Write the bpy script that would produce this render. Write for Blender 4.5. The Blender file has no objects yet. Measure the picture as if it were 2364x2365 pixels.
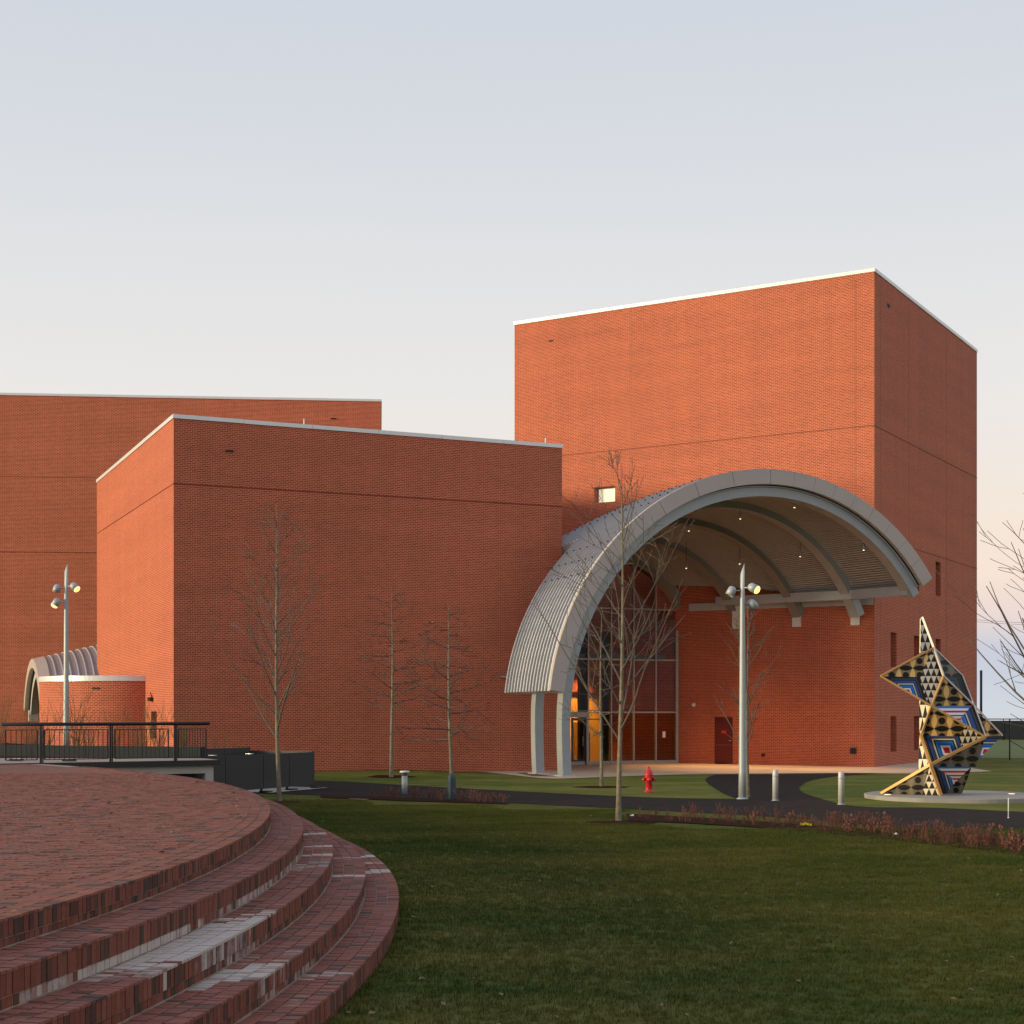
import bpy, bmesh, math, random
from mathutils import Vector, Matrix, noise
random.seed(7)
R = math.radians
sc = bpy.context.scene
col = sc.collection
# ------------------------------------------------------------------ camera
F, HZ, CX, EYE = 3560.0, 1640.0, 1182.0, 2.65        # focal length / horizon / centre in photo pixels, eye height
cam = bpy.data.objects.new('camera', bpy.data.cameras.new('camera')); col.objects.link(cam)
cam.location = (0, 0, EYE); cam.rotation_euler = (R(90), 0, 0)
cam.data.sensor_width = 36; cam.data.lens = F / 2364 * 36
cam.data.shift_y = (HZ - 1182.5) / 2364
cam.data.clip_end = 8000
sc.camera = cam
# ------------------------------------------------------------------ sky, sun, exposure
SUN_AZ = (-0.955, -0.295); SUN_EL = 7.0
world = bpy.data.worlds.new('World'); sc.world = world; world.use_nodes = True
wn, wl = world.node_tree.nodes, world.node_tree.links
bg = wn['Background']
tc = wn.new('ShaderNodeTexCoord'); sep = wn.new('ShaderNodeSeparateXYZ')
ramp = wn.new('ShaderNodeValToRGB'); wl.new(tc.outputs['Generated'], sep.inputs[0]); 
wnz = wn.new('ShaderNodeTexNoise'); wnz.inputs['Scale'].default_value = 2.2; wnz.inputs['Detail'].default_value = 5
wmp = wn.new('ShaderNodeMapping'); wmp.inputs['Scale'].default_value = (1, 1, 6); wl.new(tc.outputs['Generated'], wmp.inputs[0]); wl.new(wmp.outputs[0], wnz.inputs['Vector'])
wma = wn.new('ShaderNodeMath'); wma.operation = 'MULTIPLY_ADD'; wl.new(wnz.outputs['Fac'], wma.inputs[0]); wma.inputs[1].default_value = .030; wma.inputs[2].default_value = -.015
wmb = wn.new('ShaderNodeMath'); wmb.operation = 'ADD'; wl.new(wma.outputs[0], wmb.inputs[0]); wl.new(sep.outputs['Z'], wmb.inputs[1]); wl.new(wmb.outputs[0], ramp.inputs[0])

def lin(r, g, b):
    f = lambda c: (c / 255 / 12.92) if c / 255 <= .04045 else ((c / 255 + .055) / 1.055) ** 2.4
    return (f(r), f(g), f(b), 1)
cr = ramp.color_ramp
stops = [(0.0, (205, 211, 219)), (.022, (197, 204, 216)), (.043, (199, 201, 215)), (.060, (229, 212, 208)), (.085, (242, 222, 206)),
         (.14, (237, 225, 215)), (.20, (229, 226, 224)), (.28, (219, 220, 222)), (.37, (208, 212, 219)), (.46, (199, 207, 218)), (1.0, (182, 196, 217))]
cr.elements[0].position, cr.elements[0].color = stops[0][0], lin(*stops[0][1])
cr.elements[1].position, cr.elements[1].color = stops[-1][0], lin(*stops[-1][1])
for p, c in stops[1:-1]:
    e = cr.elements.new(p); e.color = lin(*c)
sky = wn.new('ShaderNodeTexSky'); sky.sky_type = 'NISHITA'; sky.sun_disc = False
sky.sun_elevation = R(SUN_EL); sky.sun_rotation = math.atan2(SUN_AZ[0], SUN_AZ[1]); sky.air_density = 1.0; sky.dust_density = 2.0
sk = wn.new('ShaderNodeVectorMath'); sk.operation = 'SCALE'; sk.inputs['Scale'].default_value = 0.10
wl.new(sky.outputs[0], sk.inputs[0])
mixw = wn.new('ShaderNodeMix'); mixw.data_type = 'RGBA'; mixw.inputs['Factor'].default_value = 0.93
wl.new(sk.outputs[0], mixw.inputs['A']); wl.new(ramp.outputs[0], mixw.inputs['B'])
wl.new(mixw.outputs['Result'], bg.inputs['Color']); bg.inputs['Strength'].default_value = 1.12
sun = bpy.data.objects.new('sun', bpy.data.lights.new('sun', 'SUN')); col.objects.link(sun)
sun.data.energy = 4.0; sun.data.angle = R(12); sun.data.color = (1.0, .85, .52)
tosun = Vector((SUN_AZ[0], SUN_AZ[1], math.tan(R(SUN_EL))))
sun.rotation_euler = tosun.to_track_quat('Z', 'Y').to_euler(); sun.location = (-40, -30, 30)
sc.view_settings.view_transform = 'Standard'; sc.view_settings.look = 'None'
sc.view_settings.exposure = 0.0; sc.view_settings.gamma = 1.0
try: sc.view_settings.use_curve_mapping = False
except Exception: pass
# ------------------------------------------------------------------ helpers
def tag(o, label=None, cat=None, group=None, kind=None):
    if label: o['label'] = label
    if cat: o['category'] = cat
    if group: o['group'] = group
    if kind: o['kind'] = kind
    return o
def empty(name, loc=(0, 0, 0), rz=0, **k):
    o = bpy.data.objects.new(name, None); col.objects.link(o); o.location = loc; o.rotation_euler = (0, 0, rz)
    o.empty_display_size = .2
    return tag(o, **k)
class MB:
    def __init__(s): s.v = []; s.f = []; s.uv = []; s.sm = []; s.col = []
    def quad(s, a, b, c, d, uv=None, smooth=False, c4=None):
        n = len(s.v); s.v += [tuple(a), tuple(b), tuple(c), tuple(d)]; s.f.append((n, n+1, n+2, n+3))
        s.uv.append(uv or [(0, 0), (1, 0), (1, 1), (0, 1)]); s.sm.append(smooth); s.col.append(c4)
    def poly(s, pts, uv=None, c4=None):
        n = len(s.v); s.v += [tuple(p) for p in pts]; s.f.append(tuple(range(n, n+len(pts))))
        s.uv.append(uv or [(p[0], p[1]) for p in pts]); s.sm.append(False); s.col.append(c4)
    def hexa(s, p, c4=None, skip=()):       # 8 corners: bottom 0-3 ccw, top 4-7
        e = [Vector(p[k])-Vector(p[0]) for k in (1, 3, 4)]
        if e[0].cross(e[1]).dot(e[2]) < 0: p = [p[k] for k in (0, 3, 2, 1, 4, 7, 6, 5)]
        n = len(s.v); s.v += [tuple(q) for q in p]
        for i, f in enumerate(((0, 3, 2, 1), (4, 5, 6, 7), (0, 1, 5, 4), (1, 2, 6, 5), (2, 3, 7, 6), (3, 0, 4, 7))):
            if i in skip: continue
            s.f.append(tuple(n+k for k in f))
            P = [Vector(p[k]) for k in f]; w = (P[1]-P[0]).length; h = (P[2]-P[1]).length
            s.uv.append([(0, 0), (w, 0), (w, h), (0, h)]); s.sm.append(False); s.col.append(c4)
    def box(s, c, d, ax=None, c4=None, skip=()):
        x, y, z = [v/2 for v in d]; c = Vector(c)
        ax = ax or (Vector((1, 0, 0)), Vector((0, 1, 0)), Vector((0, 0, 1)))
        f = lambda i, j, k: c + ax[0]*(i*x) + ax[1]*(j*y) + ax[2]*(k*z)
        s.hexa([f(-1, -1, -1), f(1, -1, -1), f(1, 1, -1), f(-1, 1, -1), f(-1, -1, 1), f(1, -1, 1), f(1, 1, 1), f(-1, 1, 1)], c4, skip)
    def bar(s, a, b, w, h, up=Vector((0, 0, 1))):
        a, b = Vector(a), Vector(b); d = (b-a); L = d.length; d.normalize()
        side = d.cross(up)
        if side.length < 1e-4: side = Vector((1, 0, 0))
        side.normalize(); u = side.cross(d).normalized()
        s.box((a+b)/2, (L, w, h), (d, side, u))
    def tube(s, pts, rad, n=8, caps=True):
        pts = [Vector(p) for p in pts]; base = len(s.v); m = len(pts)
        if not hasattr(rad, '__len__'): rad = [rad]*m
        ref = None
        for i, p in enumerate(pts):
            d = (pts[min(i+1, m-1)] - pts[max(i-1, 0)])
            d = d.normalized() if d.length > 1e-9 else Vector((0, 0, 1))
            if ref is None: ref = d.orthogonal().normalized()
            ref = (ref - d*ref.dot(d)); ref = ref.normalized() if ref.length > 1e-6 else d.orthogonal().normalized()
            b = d.cross(ref)
            for k in range(n):
                a = 2*math.pi*k/n; s.v.append(tuple(p + (ref*math.cos(a) + b*math.sin(a))*rad[i]))
        for i in range(m-1):
            for k in range(n):
                k2 = (k+1) % n
                s.f.append((base+i*n+k, base+i*n+k2, base+(i+1)*n+k2, base+(i+1)*n+k))
                s.uv.append([(k/n, i), ((k+1)/n, i), ((k+1)/n, i+1), (k/n, i+1)]); s.sm.append(True); s.col.append(None)
        if caps:
            for r0, rev in ((0, True), (m-1, False)):
                ids = [base+r0*n+k for k in range(n)]
                s.f.append(tuple(reversed(ids)) if rev else tuple(ids)); s.uv.append([(0, 0)]*n); s.sm.append(False); s.col.append(None)
    def lathe(s, prof, c=(0, 0, 0), n=20, axis=Vector((0, 0, 1)), smooth=True):
        axis = Vector(axis).normalized(); e1 = axis.orthogonal().normalized(); e2 = axis.cross(e1); c = Vector(c); base = len(s.v); m = len(prof)
        for r, h in prof:
            for k in range(n):
                a = 2*math.pi*k/n; s.v.append(tuple(c + axis*h + (e1*math.cos(a)+e2*math.sin(a))*max(r, 1e-4)))
        for i in range(m-1):
            for k in range(n):
                k2 = (k+1) % n
                s.f.append((base+i*n+k, base+i*n+k2, base+(i+1)*n+k2, base+(i+1)*n+k)); s.uv.append([(0, 0), (1, 0), (1, 1), (0, 1)]); s.sm.append(smooth); s.col.append(None)
        for r0, rev in ((0, True), (m-1, False)):
            ids = [base+r0*n+k for k in range(n)]
            s.f.append(tuple(reversed(ids)) if rev else tuple(ids)); s.uv.append([(0, 0)]*n); s.sm.append(False); s.col.append(None)
    def mesh(s, name, m=None):
        me = bpy.data.meshes.new(name); me.from_pydata(s.v, [], s.f)
        uvl = me.uv_layers.new(name='UVMap'); flat = []
        for u in s.uv:
            for a in u: flat += [a[0], a[1]]
        uvl.data.foreach_set('uv', flat)
        me.polygons.foreach_set('use_smooth', s.sm)
        if any(c is not None for c in s.col):
            at = me.color_attributes.new('Col', 'FLOAT_COLOR', 'CORNER'); fl = []
            for c, f in zip(s.col, s.f): fl += list(c or (.5, .5, .5, 0))*len(f)
            at.data.foreach_set('color', fl)
        if m: me.materials.append(m)
        me.update(); return me
    def build(s, name, m, parent=None, loc=None, **k):
        o = bpy.data.objects.new(name, s.mesh(name, m)); col.objects.link(o)
        if parent: o.parent = parent
        if loc: o.location = loc
        return tag(o, **k)
    def local(s, M):                         # move the collected vertices into another frame
        s.v = [tuple(M @ Vector(q)) for q in s.v]; return s
def inv(o):
    return (Matrix.Translation(o.location) @ Matrix.Rotation(o.rotation_euler.z, 4, 'Z')).inverted()
def children(o, _c={}): return [c for c in list(bpy.data.objects) if c.parent == o]
def copy_tree(o, kids, parent=None):
    c = o.copy(); col.objects.link(c); c.parent = parent
    for ch in kids.get(o.name, []): copy_tree(ch, kids, c)
    return c
def kid_map():
    d = {}
    for o in bpy.data.objects:
        if o.parent: d.setdefault(o.parent.name, []).append(o)
    return d
# ---- photo pixel -> place
def smooth(a, b, x):
    t = min(1, max(0, (x-a)/(b-a))); return t*t*(3-2*t)
UX, UY = .914, .406; P0 = (2.0, 61.3)
def sa(x, y): return (UX*(x-P0[0])+UY*(y-P0[1]), -UY*(x-P0[0])+UX*(y-P0[1]))
def pt(s, a, z=0.0): return Vector((P0[0]+UX*s-UY*a, P0[1]+UY*s+UX*a, z))
def g(x, y):                                 # height of the ground
    z = .10*(1-smooth(30, 42, y))
    s, a = sa(x, y)
    if a > 0 and y > 48: z += .15*smooth(1.2, 5.6, a)*smooth(-1.6, -4.5, s)
    if y > 150: z -= (y-150)*.03
    return z
def ray(px, py): return Vector(((px-CX)/F, 1.0, -(py-HZ)/F))
def at_Y(px, py, Y): return Vector((0, 0, EYE)) + ray(px, py)*Y
def at_z(px, py, z): return Vector((0, 0, EYE)) + ray(px, py)*((z-EYE)/ray(px, py).z)
def gnd(px, py):
    z = 0.0
    for _ in range(12):
        p = at_z(px, py, z); z = g(p.x, p.y)
    return Vector((p.x, p.y, z))
def hit(p, n, px, py):
    r = ray(px, py); o = Vector((0, 0, EYE)); t = (Vector(p)-o).dot(n)/r.dot(n); return o + r*t
# ------------------------------------------------------------------ materials
def new_mat(name):
    m = bpy.data.materials.new(name); m.use_nodes = True
    return m, m.node_tree.nodes, m.node_tree.links, m.node_tree.nodes['Principled BSDF']
def mat(name, c, rough=.6, metal=0, var=.15, scale=6.0, bump=0.0, bscale=40, emit=None, estr=0, spec=.5):
    m, n, l, b = new_mat(name)
    b.inputs['Roughness'].default_value = rough; b.inputs['Metallic'].default_value = metal
    b.inputs['Specular IOR Level'].default_value = spec
    t = n.new('ShaderNodeTexCoord'); nz = n.new('ShaderNodeTexNoise'); nz.inputs['Scale'].default_value = scale; nz.inputs['Detail'].default_value = 5
    l.new(t.outputs['Object'], nz.inputs['Vector'])
    mx = n.new('ShaderNodeMix'); mx.data_type = 'RGBA'
    mx.inputs['A'].default_value = (c[0]*(1-var), c[1]*(1-var), c[2]*(1-var), 1); mx.inputs['B'].default_value = (min(1, c[0]*(1+var)), min(1, c[1]*(1+var)), min(1, c[2]*(1+var)), 1)
    l.new(nz.outputs['Fac'], mx.inputs['Factor']); l.new(mx.outputs['Result'], b.inputs['Base Color'])
    if bump:
        n2 = n.new('ShaderNodeTexNoise'); n2.inputs['Scale'].default_value = bscale; n2.inputs['Detail'].default_value = 4; l.new(t.outputs['Object'], n2.inputs['Vector'])
        bp = n.new('ShaderNodeBump'); bp.inputs['Strength'].default_value = bump; bp.inputs['Distance'].default_value = .02
        l.new(n2.outputs['Fac'], bp.inputs['Height']); l.new(bp.outputs[0], b.inputs['Normal'])
    if emit:
        b.inputs['Emission Color'].default_value = (*emit, 1); b.inputs['Emission Strength'].default_value = estr
    return m
def brick_mat(name, c1, c2, mort, bw=.20, rh=.072, msz=.0105):
    m, n, l, b = new_mat(name); b.inputs['Roughness'].default_value = .78; b.inputs['Specular IOR Level'].default_value = .28
    uv = n.new('ShaderNodeUVMap'); uv.uv_map = 'UVMap'
    br = n.new('ShaderNodeTexBrick'); br.inputs['Scale'].default_value = 1; br.inputs['Brick Width'].default_value = bw; br.inputs['Row Height'].default_value = rh
    br.inputs['Mortar Size'].default_value = msz; br.inputs['Mortar Smooth'].default_value = .2; br.inputs['Bias'].default_value = 0
    br.inputs['Color1'].default_value = (*c1, 1); br.inputs['Color2'].default_value = (*c2, 1); br.inputs['Mortar'].default_value = (*mort, 1)
    l.new(uv.outputs[0], br.inputs['Vector'])
    n1 = n.new('ShaderNodeTexNoise'); n1.inputs['Scale'].default_value = .35; n1.inputs['Detail'].default_value = 6; n1.inputs['Roughness'].default_value = .6
    mp = n.new('ShaderNodeMapping'); mp.inputs['Scale'].default_value = (.25, 3.2, 1); l.new(uv.outputs[0], mp.inputs[0]); l.new(mp.outputs[0], n1.inputs['Vector'])
    mr = n.new('ShaderNodeMapRange'); mr.inputs['From Min'].default_value = .3; mr.inputs['From Max'].default_value = .7; mr.inputs['To Min'].default_value = .91; mr.inputs['To Max'].default_value = 1.08
    n3 = n.new('ShaderNodeTexNoise'); n3.inputs['Scale'].default_value = 1.0; n3.inputs['Detail'].default_value = 4
    mp3 = n.new('ShaderNodeMapping'); mp3.inputs['Scale'].default_value = (1.3, .07, 1); l.new(uv.outputs[0], mp3.inputs[0]); l.new(mp3.outputs[0], n3.inputs['Vector'])
    mr3 = n.new('ShaderNodeMapRange'); mr3.inputs['From Min'].default_value = .3; mr3.inputs['From Max'].default_value = .7; mr3.inputs['To Min'].default_value = -.05; mr3.inputs['To Max'].default_value = .05; l.new(n3.outputs['Fac'], mr3.inputs['Value'])
    ad3 = n.new('ShaderNodeMath'); ad3.operation = 'ADD'; l.new(n1.outputs['Fac'], mr.inputs['Value']); l.new(mr.outputs[0], ad3.inputs[0]); l.new(mr3.outputs[0], ad3.inputs[1]); mr = ad3
    vm = n.new('ShaderNodeVectorMath'); vm.operation = 'SCALE'; l.new(br.outputs['Color'], vm.inputs[0]); l.new(mr.outputs[0], vm.inputs['Scale'])
    l.new(vm.outputs[0], b.inputs['Base Color'])
    bp = n.new('ShaderNodeBump'); bp.inputs['Strength'].default_value = .5; bp.inputs['Distance'].default_value = .008; bp.invert = True
    l.new(br.outputs['Fac'], bp.inputs['Height']); l.new(bp.outputs[0], b.inputs['Normal'])
    return m
M = {}
M['brick'] = brick_mat('red_brickwork', (.46, .068, .028), (.31, .042, .018), (.62, .285, .17))
M['faint'] = mat('pale_joint', (.45, .22, .14), .9)
M['brick_dark'] = mat('brick_soldier_line', (.20, .05, .028), .9)
M['coping'] = mat('pale_metal_coping', (.72, .72, .72), .4, .3, .05)
M['zinc'] = mat('zinc_roof', (.60, .61, .68), .5, .15, .12, 2.0)
M['zincseam_shaded'] = mat('zinc_seam_shaded', (.31, .30, .32), .5, .3, .1)  # darker than the pans: the seams' shadow lines are put into the colour
M['zinc_dk'] = mat('weathered_zinc', (.27, .235, .24), .5, .2, .1, 2)
M['seam_lt'] = mat('pale_seam', (.50, .49, .50), .45, .3, .1)
M['fascia'] = mat('warm_grey_fascia', (.47, .395, .36), .55, .1, .08, 1.5)
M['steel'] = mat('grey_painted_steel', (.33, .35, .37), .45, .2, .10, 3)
M['steel_lt'] = mat('light_painted_steel', (.50, .50, .50), .5, .1, .08, 3)
M['soffit'] = mat('soffit_deck', (.44, .42, .40), .6, 0, .12, 2)
M['steel_shaded'] = mat('shaded_rib_steel', (.23, .205, .185), .5, .1, .10, 3)  # darker copy of the rib steel, shade under the vault is in its colour
M['gap'] = mat('dark_gap', (.02, .02, .02), .8)
M['white'] = mat('white_panel', (.72, .70, .64), .6, 0, .08)
M['dark'] = mat('dark_metal', (.02, .021, .023), .5, .2, .2)
M['rail'] = mat('black_rail', (.013, .013, .016), .45, .3, .2)
M['screen'] = mat('charcoal_panel', (.028, .030, .032), .55, .1, .15, 1.2)
M['planter'] = mat('grey_planter', (.024, .028, .031), .8, 0, .15, 1.5, .15, spec=.15)
M['conc'] = mat('concrete', (.42, .39, .35), .85, 0, .14, 2.5, .25, 30)
M['pave'] = mat('entrance_concrete', (.52, .41, .31), .8, 0, .10, 1.2, .15, 25)
M['padc'] = mat('pad_concrete', (.30, .275, .24), .85, 0, .15, 2.5, .2, 30)
M['deckc'] = mat('pink_grey_deck', (.30, .235, .21), .85, 0, .1, 1)
M['asphalt'] = mat('asphalt', (.038, .031, .029), .97, 0, .4, 1.6, .4, 90, spec=.05)
M['soil'] = mat('mulch', (.042, .018, .011), .95, 0, .6, 9, .9, 30, spec=.05)
M['red'] = mat('hydrant_red', (.55, .018, .018), .35, 0, .15, 8)
M['chain'] = mat('hydrant_chain', (.25, .25, .25), .4, .7)
M['galv'] = mat('galvanised_pole', (.36, .385, .40), .5, .2, .12, 4)
M['bollard'] = mat('pale_bollard', (.50, .48, .46), .5, .15, .06)
M['lamp_on'] = mat('lamp_glass_lit', (1, .8, .5), .3, emit=(1.0, .50, .13), estr=2.0)
M['lamp_soft'] = mat('lamp_glass_lower', (1, .8, .5), .3, emit=(1.0, .55, .17), estr=1.8)
M['lamp_off'] = mat('lamp_glass_dark', (.08, .09, .09), .2)
M['pend'] = mat('pendant_tip', (1, .8, .5), .3, emit=(1.0, .62, .28), estr=2.5)
M['glass_dk'] = mat('window_glass', (.02, .018, .016), .08, 0, .1)
M['lit_pane'] = mat('lit_window', (.8, .75, .6), .4, emit=(1.0, .86, .58), estr=.55)
M['mull'] = mat('mullion_grey', (.30, .28, .265), .45, .3, .08)
M['ochre'] = mat('ochre_lobby_wall', (.72, .36, .07), .7, 0, .06, 1.5)
M['lobby_ceiling'] = mat('lobby_ceiling', (.55, .33, .12), .8)
M['lobby_floor'] = mat('lobby_floor', (.30, .22, .15), .5)
M['reddoor'] = mat('oxblood_door', (.13, .014, .010), .5, 0, .1)
M['redsign'] = mat('red_sign', (.55, .03, .03), .5)
M['exit'] = mat('exit_sign_lit', (.6, .04, .04), .5, emit=(1, .05, .05), estr=.6)
M['bark'] = mat('pale_bark', (.18, .148, .10), .9, 0, .75, 7, .6, 30)
M['twig'] = mat('twig_bark', (.105, .085, .066), .9, 0, .3, 8)
M['twig_dk'] = mat('dark_twig_bark', (.070, .056, .047), .9, 0, .3, 8)
M['redtwig'] = mat('red_twig', (.16, .060, .042), .9, 0, .5, 9)
M['orangetwig'] = mat('straw_twig', (.20, .115, .050), .9, 0, .4, 7)
M['leaf'] = mat('dry_leaf', (.45, .17, .05), .8, 0, .4, 30)
M['bag'] = mat('watering_bag', (.035, .060, .078), .6, 0, .25, 10, .4, 20)
M['yellow'] = mat('yellow_marker', (.75, .60, .02), .6)
M['litter'] = mat('white_scrap', (.75, .75, .72), .7)
M['gold_edge'] = mat('gold_edge', (.55, .30, .10), .45, .3, .1)
M['white_edge'] = mat('pale_edge', (.66, .56, .52), .45, .2, .06)
M['net'] = mat('wind_screen', (.035, .036, .038), .9, 0, .4, 1.5)
def glass(name, tint=(.9, .92, .9), mixv=.10):
    m, n, l, b = new_mat(name)
    tr = n.new('ShaderNodeBsdfTransparent'); tr.inputs[0].default_value = (*tint, 1)
    gl = n.new('ShaderNodeBsdfGlossy'); gl.inputs['Roughness'].default_value = .02
    fr = n.new('ShaderNodeFresnel'); fr.inputs['IOR'].default_value = 1.3
    mx = n.new('ShaderNodeMixShader'); l.new(fr.outputs[0], mx.inputs[0]); l.new(tr.outputs[0], mx.inputs[1]); l.new(gl.outputs[0], mx.inputs[2])
    l.new(mx.outputs[0], n['Material Output'].inputs['Surface']); return m
M['glass'] = glass('curtain_glass', (.50, .48, .43))
def grass_mat(name='lawn_grass', gain=1.0):
    m, n, l, b = new_mat(name); b.inputs['Roughness'].default_value = .95; b.inputs['Specular IOR Level'].default_value = .1
    geo = n.new('ShaderNodeNewGeometry')
    def nz(scale, det=5, stretch=(1, 1, 1)):
        mp = n.new('ShaderNodeMapping'); mp.inputs['Scale'].default_value = stretch; l.new(geo.outputs['Position'], mp.inputs[0])
        t = n.new('ShaderNodeTexNoise'); t.inputs['Scale'].default_value = scale; t.inputs['Detail'].default_value = det; t.inputs['Roughness'].default_value = .65; l.new(mp.outputs[0], t.inputs['Vector']); return t
    big = nz(.26, 6, (.55, 1.15, 1)); med = nz(1.5, 7, (.6, 1.2, 1)); fine = nz(30, 4)
    r1 = n.new('ShaderNodeValToRGB'); l.new(big.outputs['Fac'], r1.inputs[0])
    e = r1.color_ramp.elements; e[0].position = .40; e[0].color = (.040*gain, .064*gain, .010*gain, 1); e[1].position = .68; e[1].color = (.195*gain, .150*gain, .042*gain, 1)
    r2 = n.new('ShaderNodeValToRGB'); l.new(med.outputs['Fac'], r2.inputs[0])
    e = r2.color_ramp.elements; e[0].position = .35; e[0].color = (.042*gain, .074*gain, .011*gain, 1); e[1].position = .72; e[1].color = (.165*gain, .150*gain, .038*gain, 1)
    mx = n.new('ShaderNodeMix'); mx.data_type = 'RGBA'; mx.inputs['Factor'].default_value = .5; l.new(r1.outputs[0], mx.inputs['A']); l.new(r2.outputs[0], mx.inputs['B'])
    mr = n.new('ShaderNodeMapRange'); mr.inputs['From Min'].default_value = .25; mr.inputs['From Max'].default_value = .75; mr.inputs['To Min'].default_value = .55; mr.inputs['To Max'].default_value = 1.35; l.new(fine.outputs['Fac'], mr.inputs['Value'])
    vm = n.new('ShaderNodeVectorMath'); vm.operation = 'SCALE'; l.new(mx.outputs['Result'], vm.inputs[0]); l.new(mr.outputs[0], vm.inputs['Scale'])
    l.new(vm.outputs[0], b.inputs['Base Color'])
    bp = n.new('ShaderNodeBump'); bp.inputs['Strength'].default_value = .7; bp.inputs['Distance'].default_value = .03; l.new(fine.outputs['Fac'], bp.inputs['Height']); l.new(bp.outputs[0], b.inputs['Normal'])
    return m
M['grass'] = grass_mat(); M['grass_lit'] = grass_mat('lit_lawn_grass', 1.45)  # second is a brighter copy for the better lit lawn beyond the path
def piece_mat(name, use_object):                    # terrace bricks: tint in rgb, lime bloom in alpha
    m, n, l, b = new_mat(name); b.inputs['Roughness'].default_value = .8; b.inputs['Specular IOR Level'].default_value = .3
    if use_object:
        s = n.new('ShaderNodeObjectInfo'); ca, aa = s.outputs['Color'], s.outputs['Alpha']
    else:
        s = n.new('ShaderNodeAttribute'); s.attribute_name = 'Col'; ca, aa = s.outputs['Color'], s.outputs['Alpha']
    geo = n.new('ShaderNodeNewGeometry'); t = n.new('ShaderNodeTexNoise'); t.inputs['Scale'].default_value = 22; t.inputs['Detail'].default_value = 6; l.new(geo.outputs['Position'], t.inputs['Vector'])
    mr = n.new('ShaderNodeMapRange'); mr.inputs['To Min'].default_value = .70; mr.inputs['To Max'].default_value = 1.30; l.new(t.outputs['Fac'], mr.inputs['Value'])
    vm = n.new('ShaderNodeVectorMath'); vm.operation = 'SCALE'; l.new(ca, vm.inputs[0]); l.new(mr.outputs[0], vm.inputs['Scale'])
    t2 = n.new('ShaderNodeTexNoise'); t2.inputs['Scale'].default_value = 6; t2.inputs['Detail'].default_value = 8; t2.inputs['Roughness'].default_value = .68; l.new(geo.outputs['Position'], t2.inputs['Vector'])
    add = n.new('ShaderNodeMath'); add.operation = 'MULTIPLY_ADD'; l.new(aa, add.inputs[0]); add.inputs[1].default_value = 1.5; add.inputs[2].default_value = -.75
    sm = n.new('ShaderNodeMath'); sm.operation = 'ADD'; l.new(add.outputs[0], sm.inputs[0]); l.new(t2.outputs['Fac'], sm.inputs[1])
    st = n.new('ShaderNodeMapRange'); st.inputs['From Min'].default_value = .40; st.inputs['From Max'].default_value = .86; l.new(sm.outputs[0], st.inputs['Value'])
    mul = n.new('ShaderNodeMath'); mul.operation = 'MULTIPLY'; l.new(st.outputs[0], mul.inputs[0]); mul.inputs[1].default_value = .85
    mx = n.new('ShaderNodeMix'); mx.data_type = 'RGBA'; l.new(mul.outputs[0], mx.inputs['Factor']); l.new(vm.outputs[0], mx.inputs['A']); mx.inputs['B'].default_value = (.50, .44, .40, 1)
    l.new(mx.outputs['Result'], b.inputs['Base Color'])
    bp = n.new('ShaderNodeBump'); bp.inputs['Strength'].default_value = .35; bp.inputs['Distance'].default_value = .006; l.new(t.outputs['Fac'], bp.inputs['Height']); l.new(bp.outputs[0], b.inputs['Normal'])
    return m
M['piece'] = piece_mat('terrace_brick', True); M['pieces'] = piece_mat('terrace_brick_mass', False)
M['mortar'] = mat('terrace_mortar', (.34, .26, .21), .95, 0, .35, 5, .3, 30)
M['terrace_far'] = brick_mat('terrace_paving', (.225, .082, .060), (.185, .068, .052), (.17, .080, .058), .185, .092, .008)
# ------------------------------------------------------------------ ground
def lawn():
    def axis(lo, hi, step, far):
        v = []; x = lo
        while x <= hi: v.append(x); x += step
        d = step; 
        a = [lo]; 
        while a[-1] > -far: d *= 1.6; a.append(a[-1]-d)
        d = step; b = [v[-1]]
        while b[-1] < far: d *= 1.6; b.append(b[-1]+d)
        return sorted(set(a[1:] + v + b[1:]))
    xs, ys = axis(-40, 40, 1.0, 3500), axis(2, 90, 1.0, 3500)
    b = MB(); n = len(xs)
    b.v = [(x, y, g(x, y)) for y in ys for x in xs]
    for j in range(len(ys)-1):
        for i in range(n-1):
            b.f.append((j*n+i, j*n+i+1, (j+1)*n+i+1, (j+1)*n+i)); b.uv.append([(0, 0)]*4); b.sm.append(True); b.col.append(None)
    b.build('ground', M['grass'], kind='structure', label='dark green lawn with straw coloured patches reaching to the buildings')
lawn()
def sheet(name, pts, dz, m, label, uvs=1.0, kind='structure', step=.8):
    """polygon given as ground points, cut into a fine grid that follows the ground"""
    bm = bmesh.new(); vs = [bm.verts.new((p[0], p[1], 0)) for p in pts]; bm.faces.new(vs)
    bmesh.ops.triangulate(bm, faces=bm.faces[:])
    for ax in (0, 1):
        lo = min(p[ax] for p in pts); hi = max(p[ax] for p in pts); x = math.floor(lo/step)*step
        while x < hi:
            no = Vector((1, 0, 0)) if ax == 0 else Vector((0, 1, 0))
            bmesh.ops.bisect_plane(bm, geom=bm.verts[:]+bm.edges[:]+bm.faces[:], plane_co=no*x, plane_no=no); x += step
    for v in bm.verts: v.co.z = g(v.co.x, v.co.y) + dz
    bm.normal_update()
    for f in bm.faces:
        if f.normal.z < 0: f.normal_flip()
    me = bpy.data.meshes.new(name); bm.to_mesh(me); bm.free(); me.materials.append(m)
    o = bpy.data.objects.new(name, me); col.objects.link(o)
    return tag(o, label, kind=kind)
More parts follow.
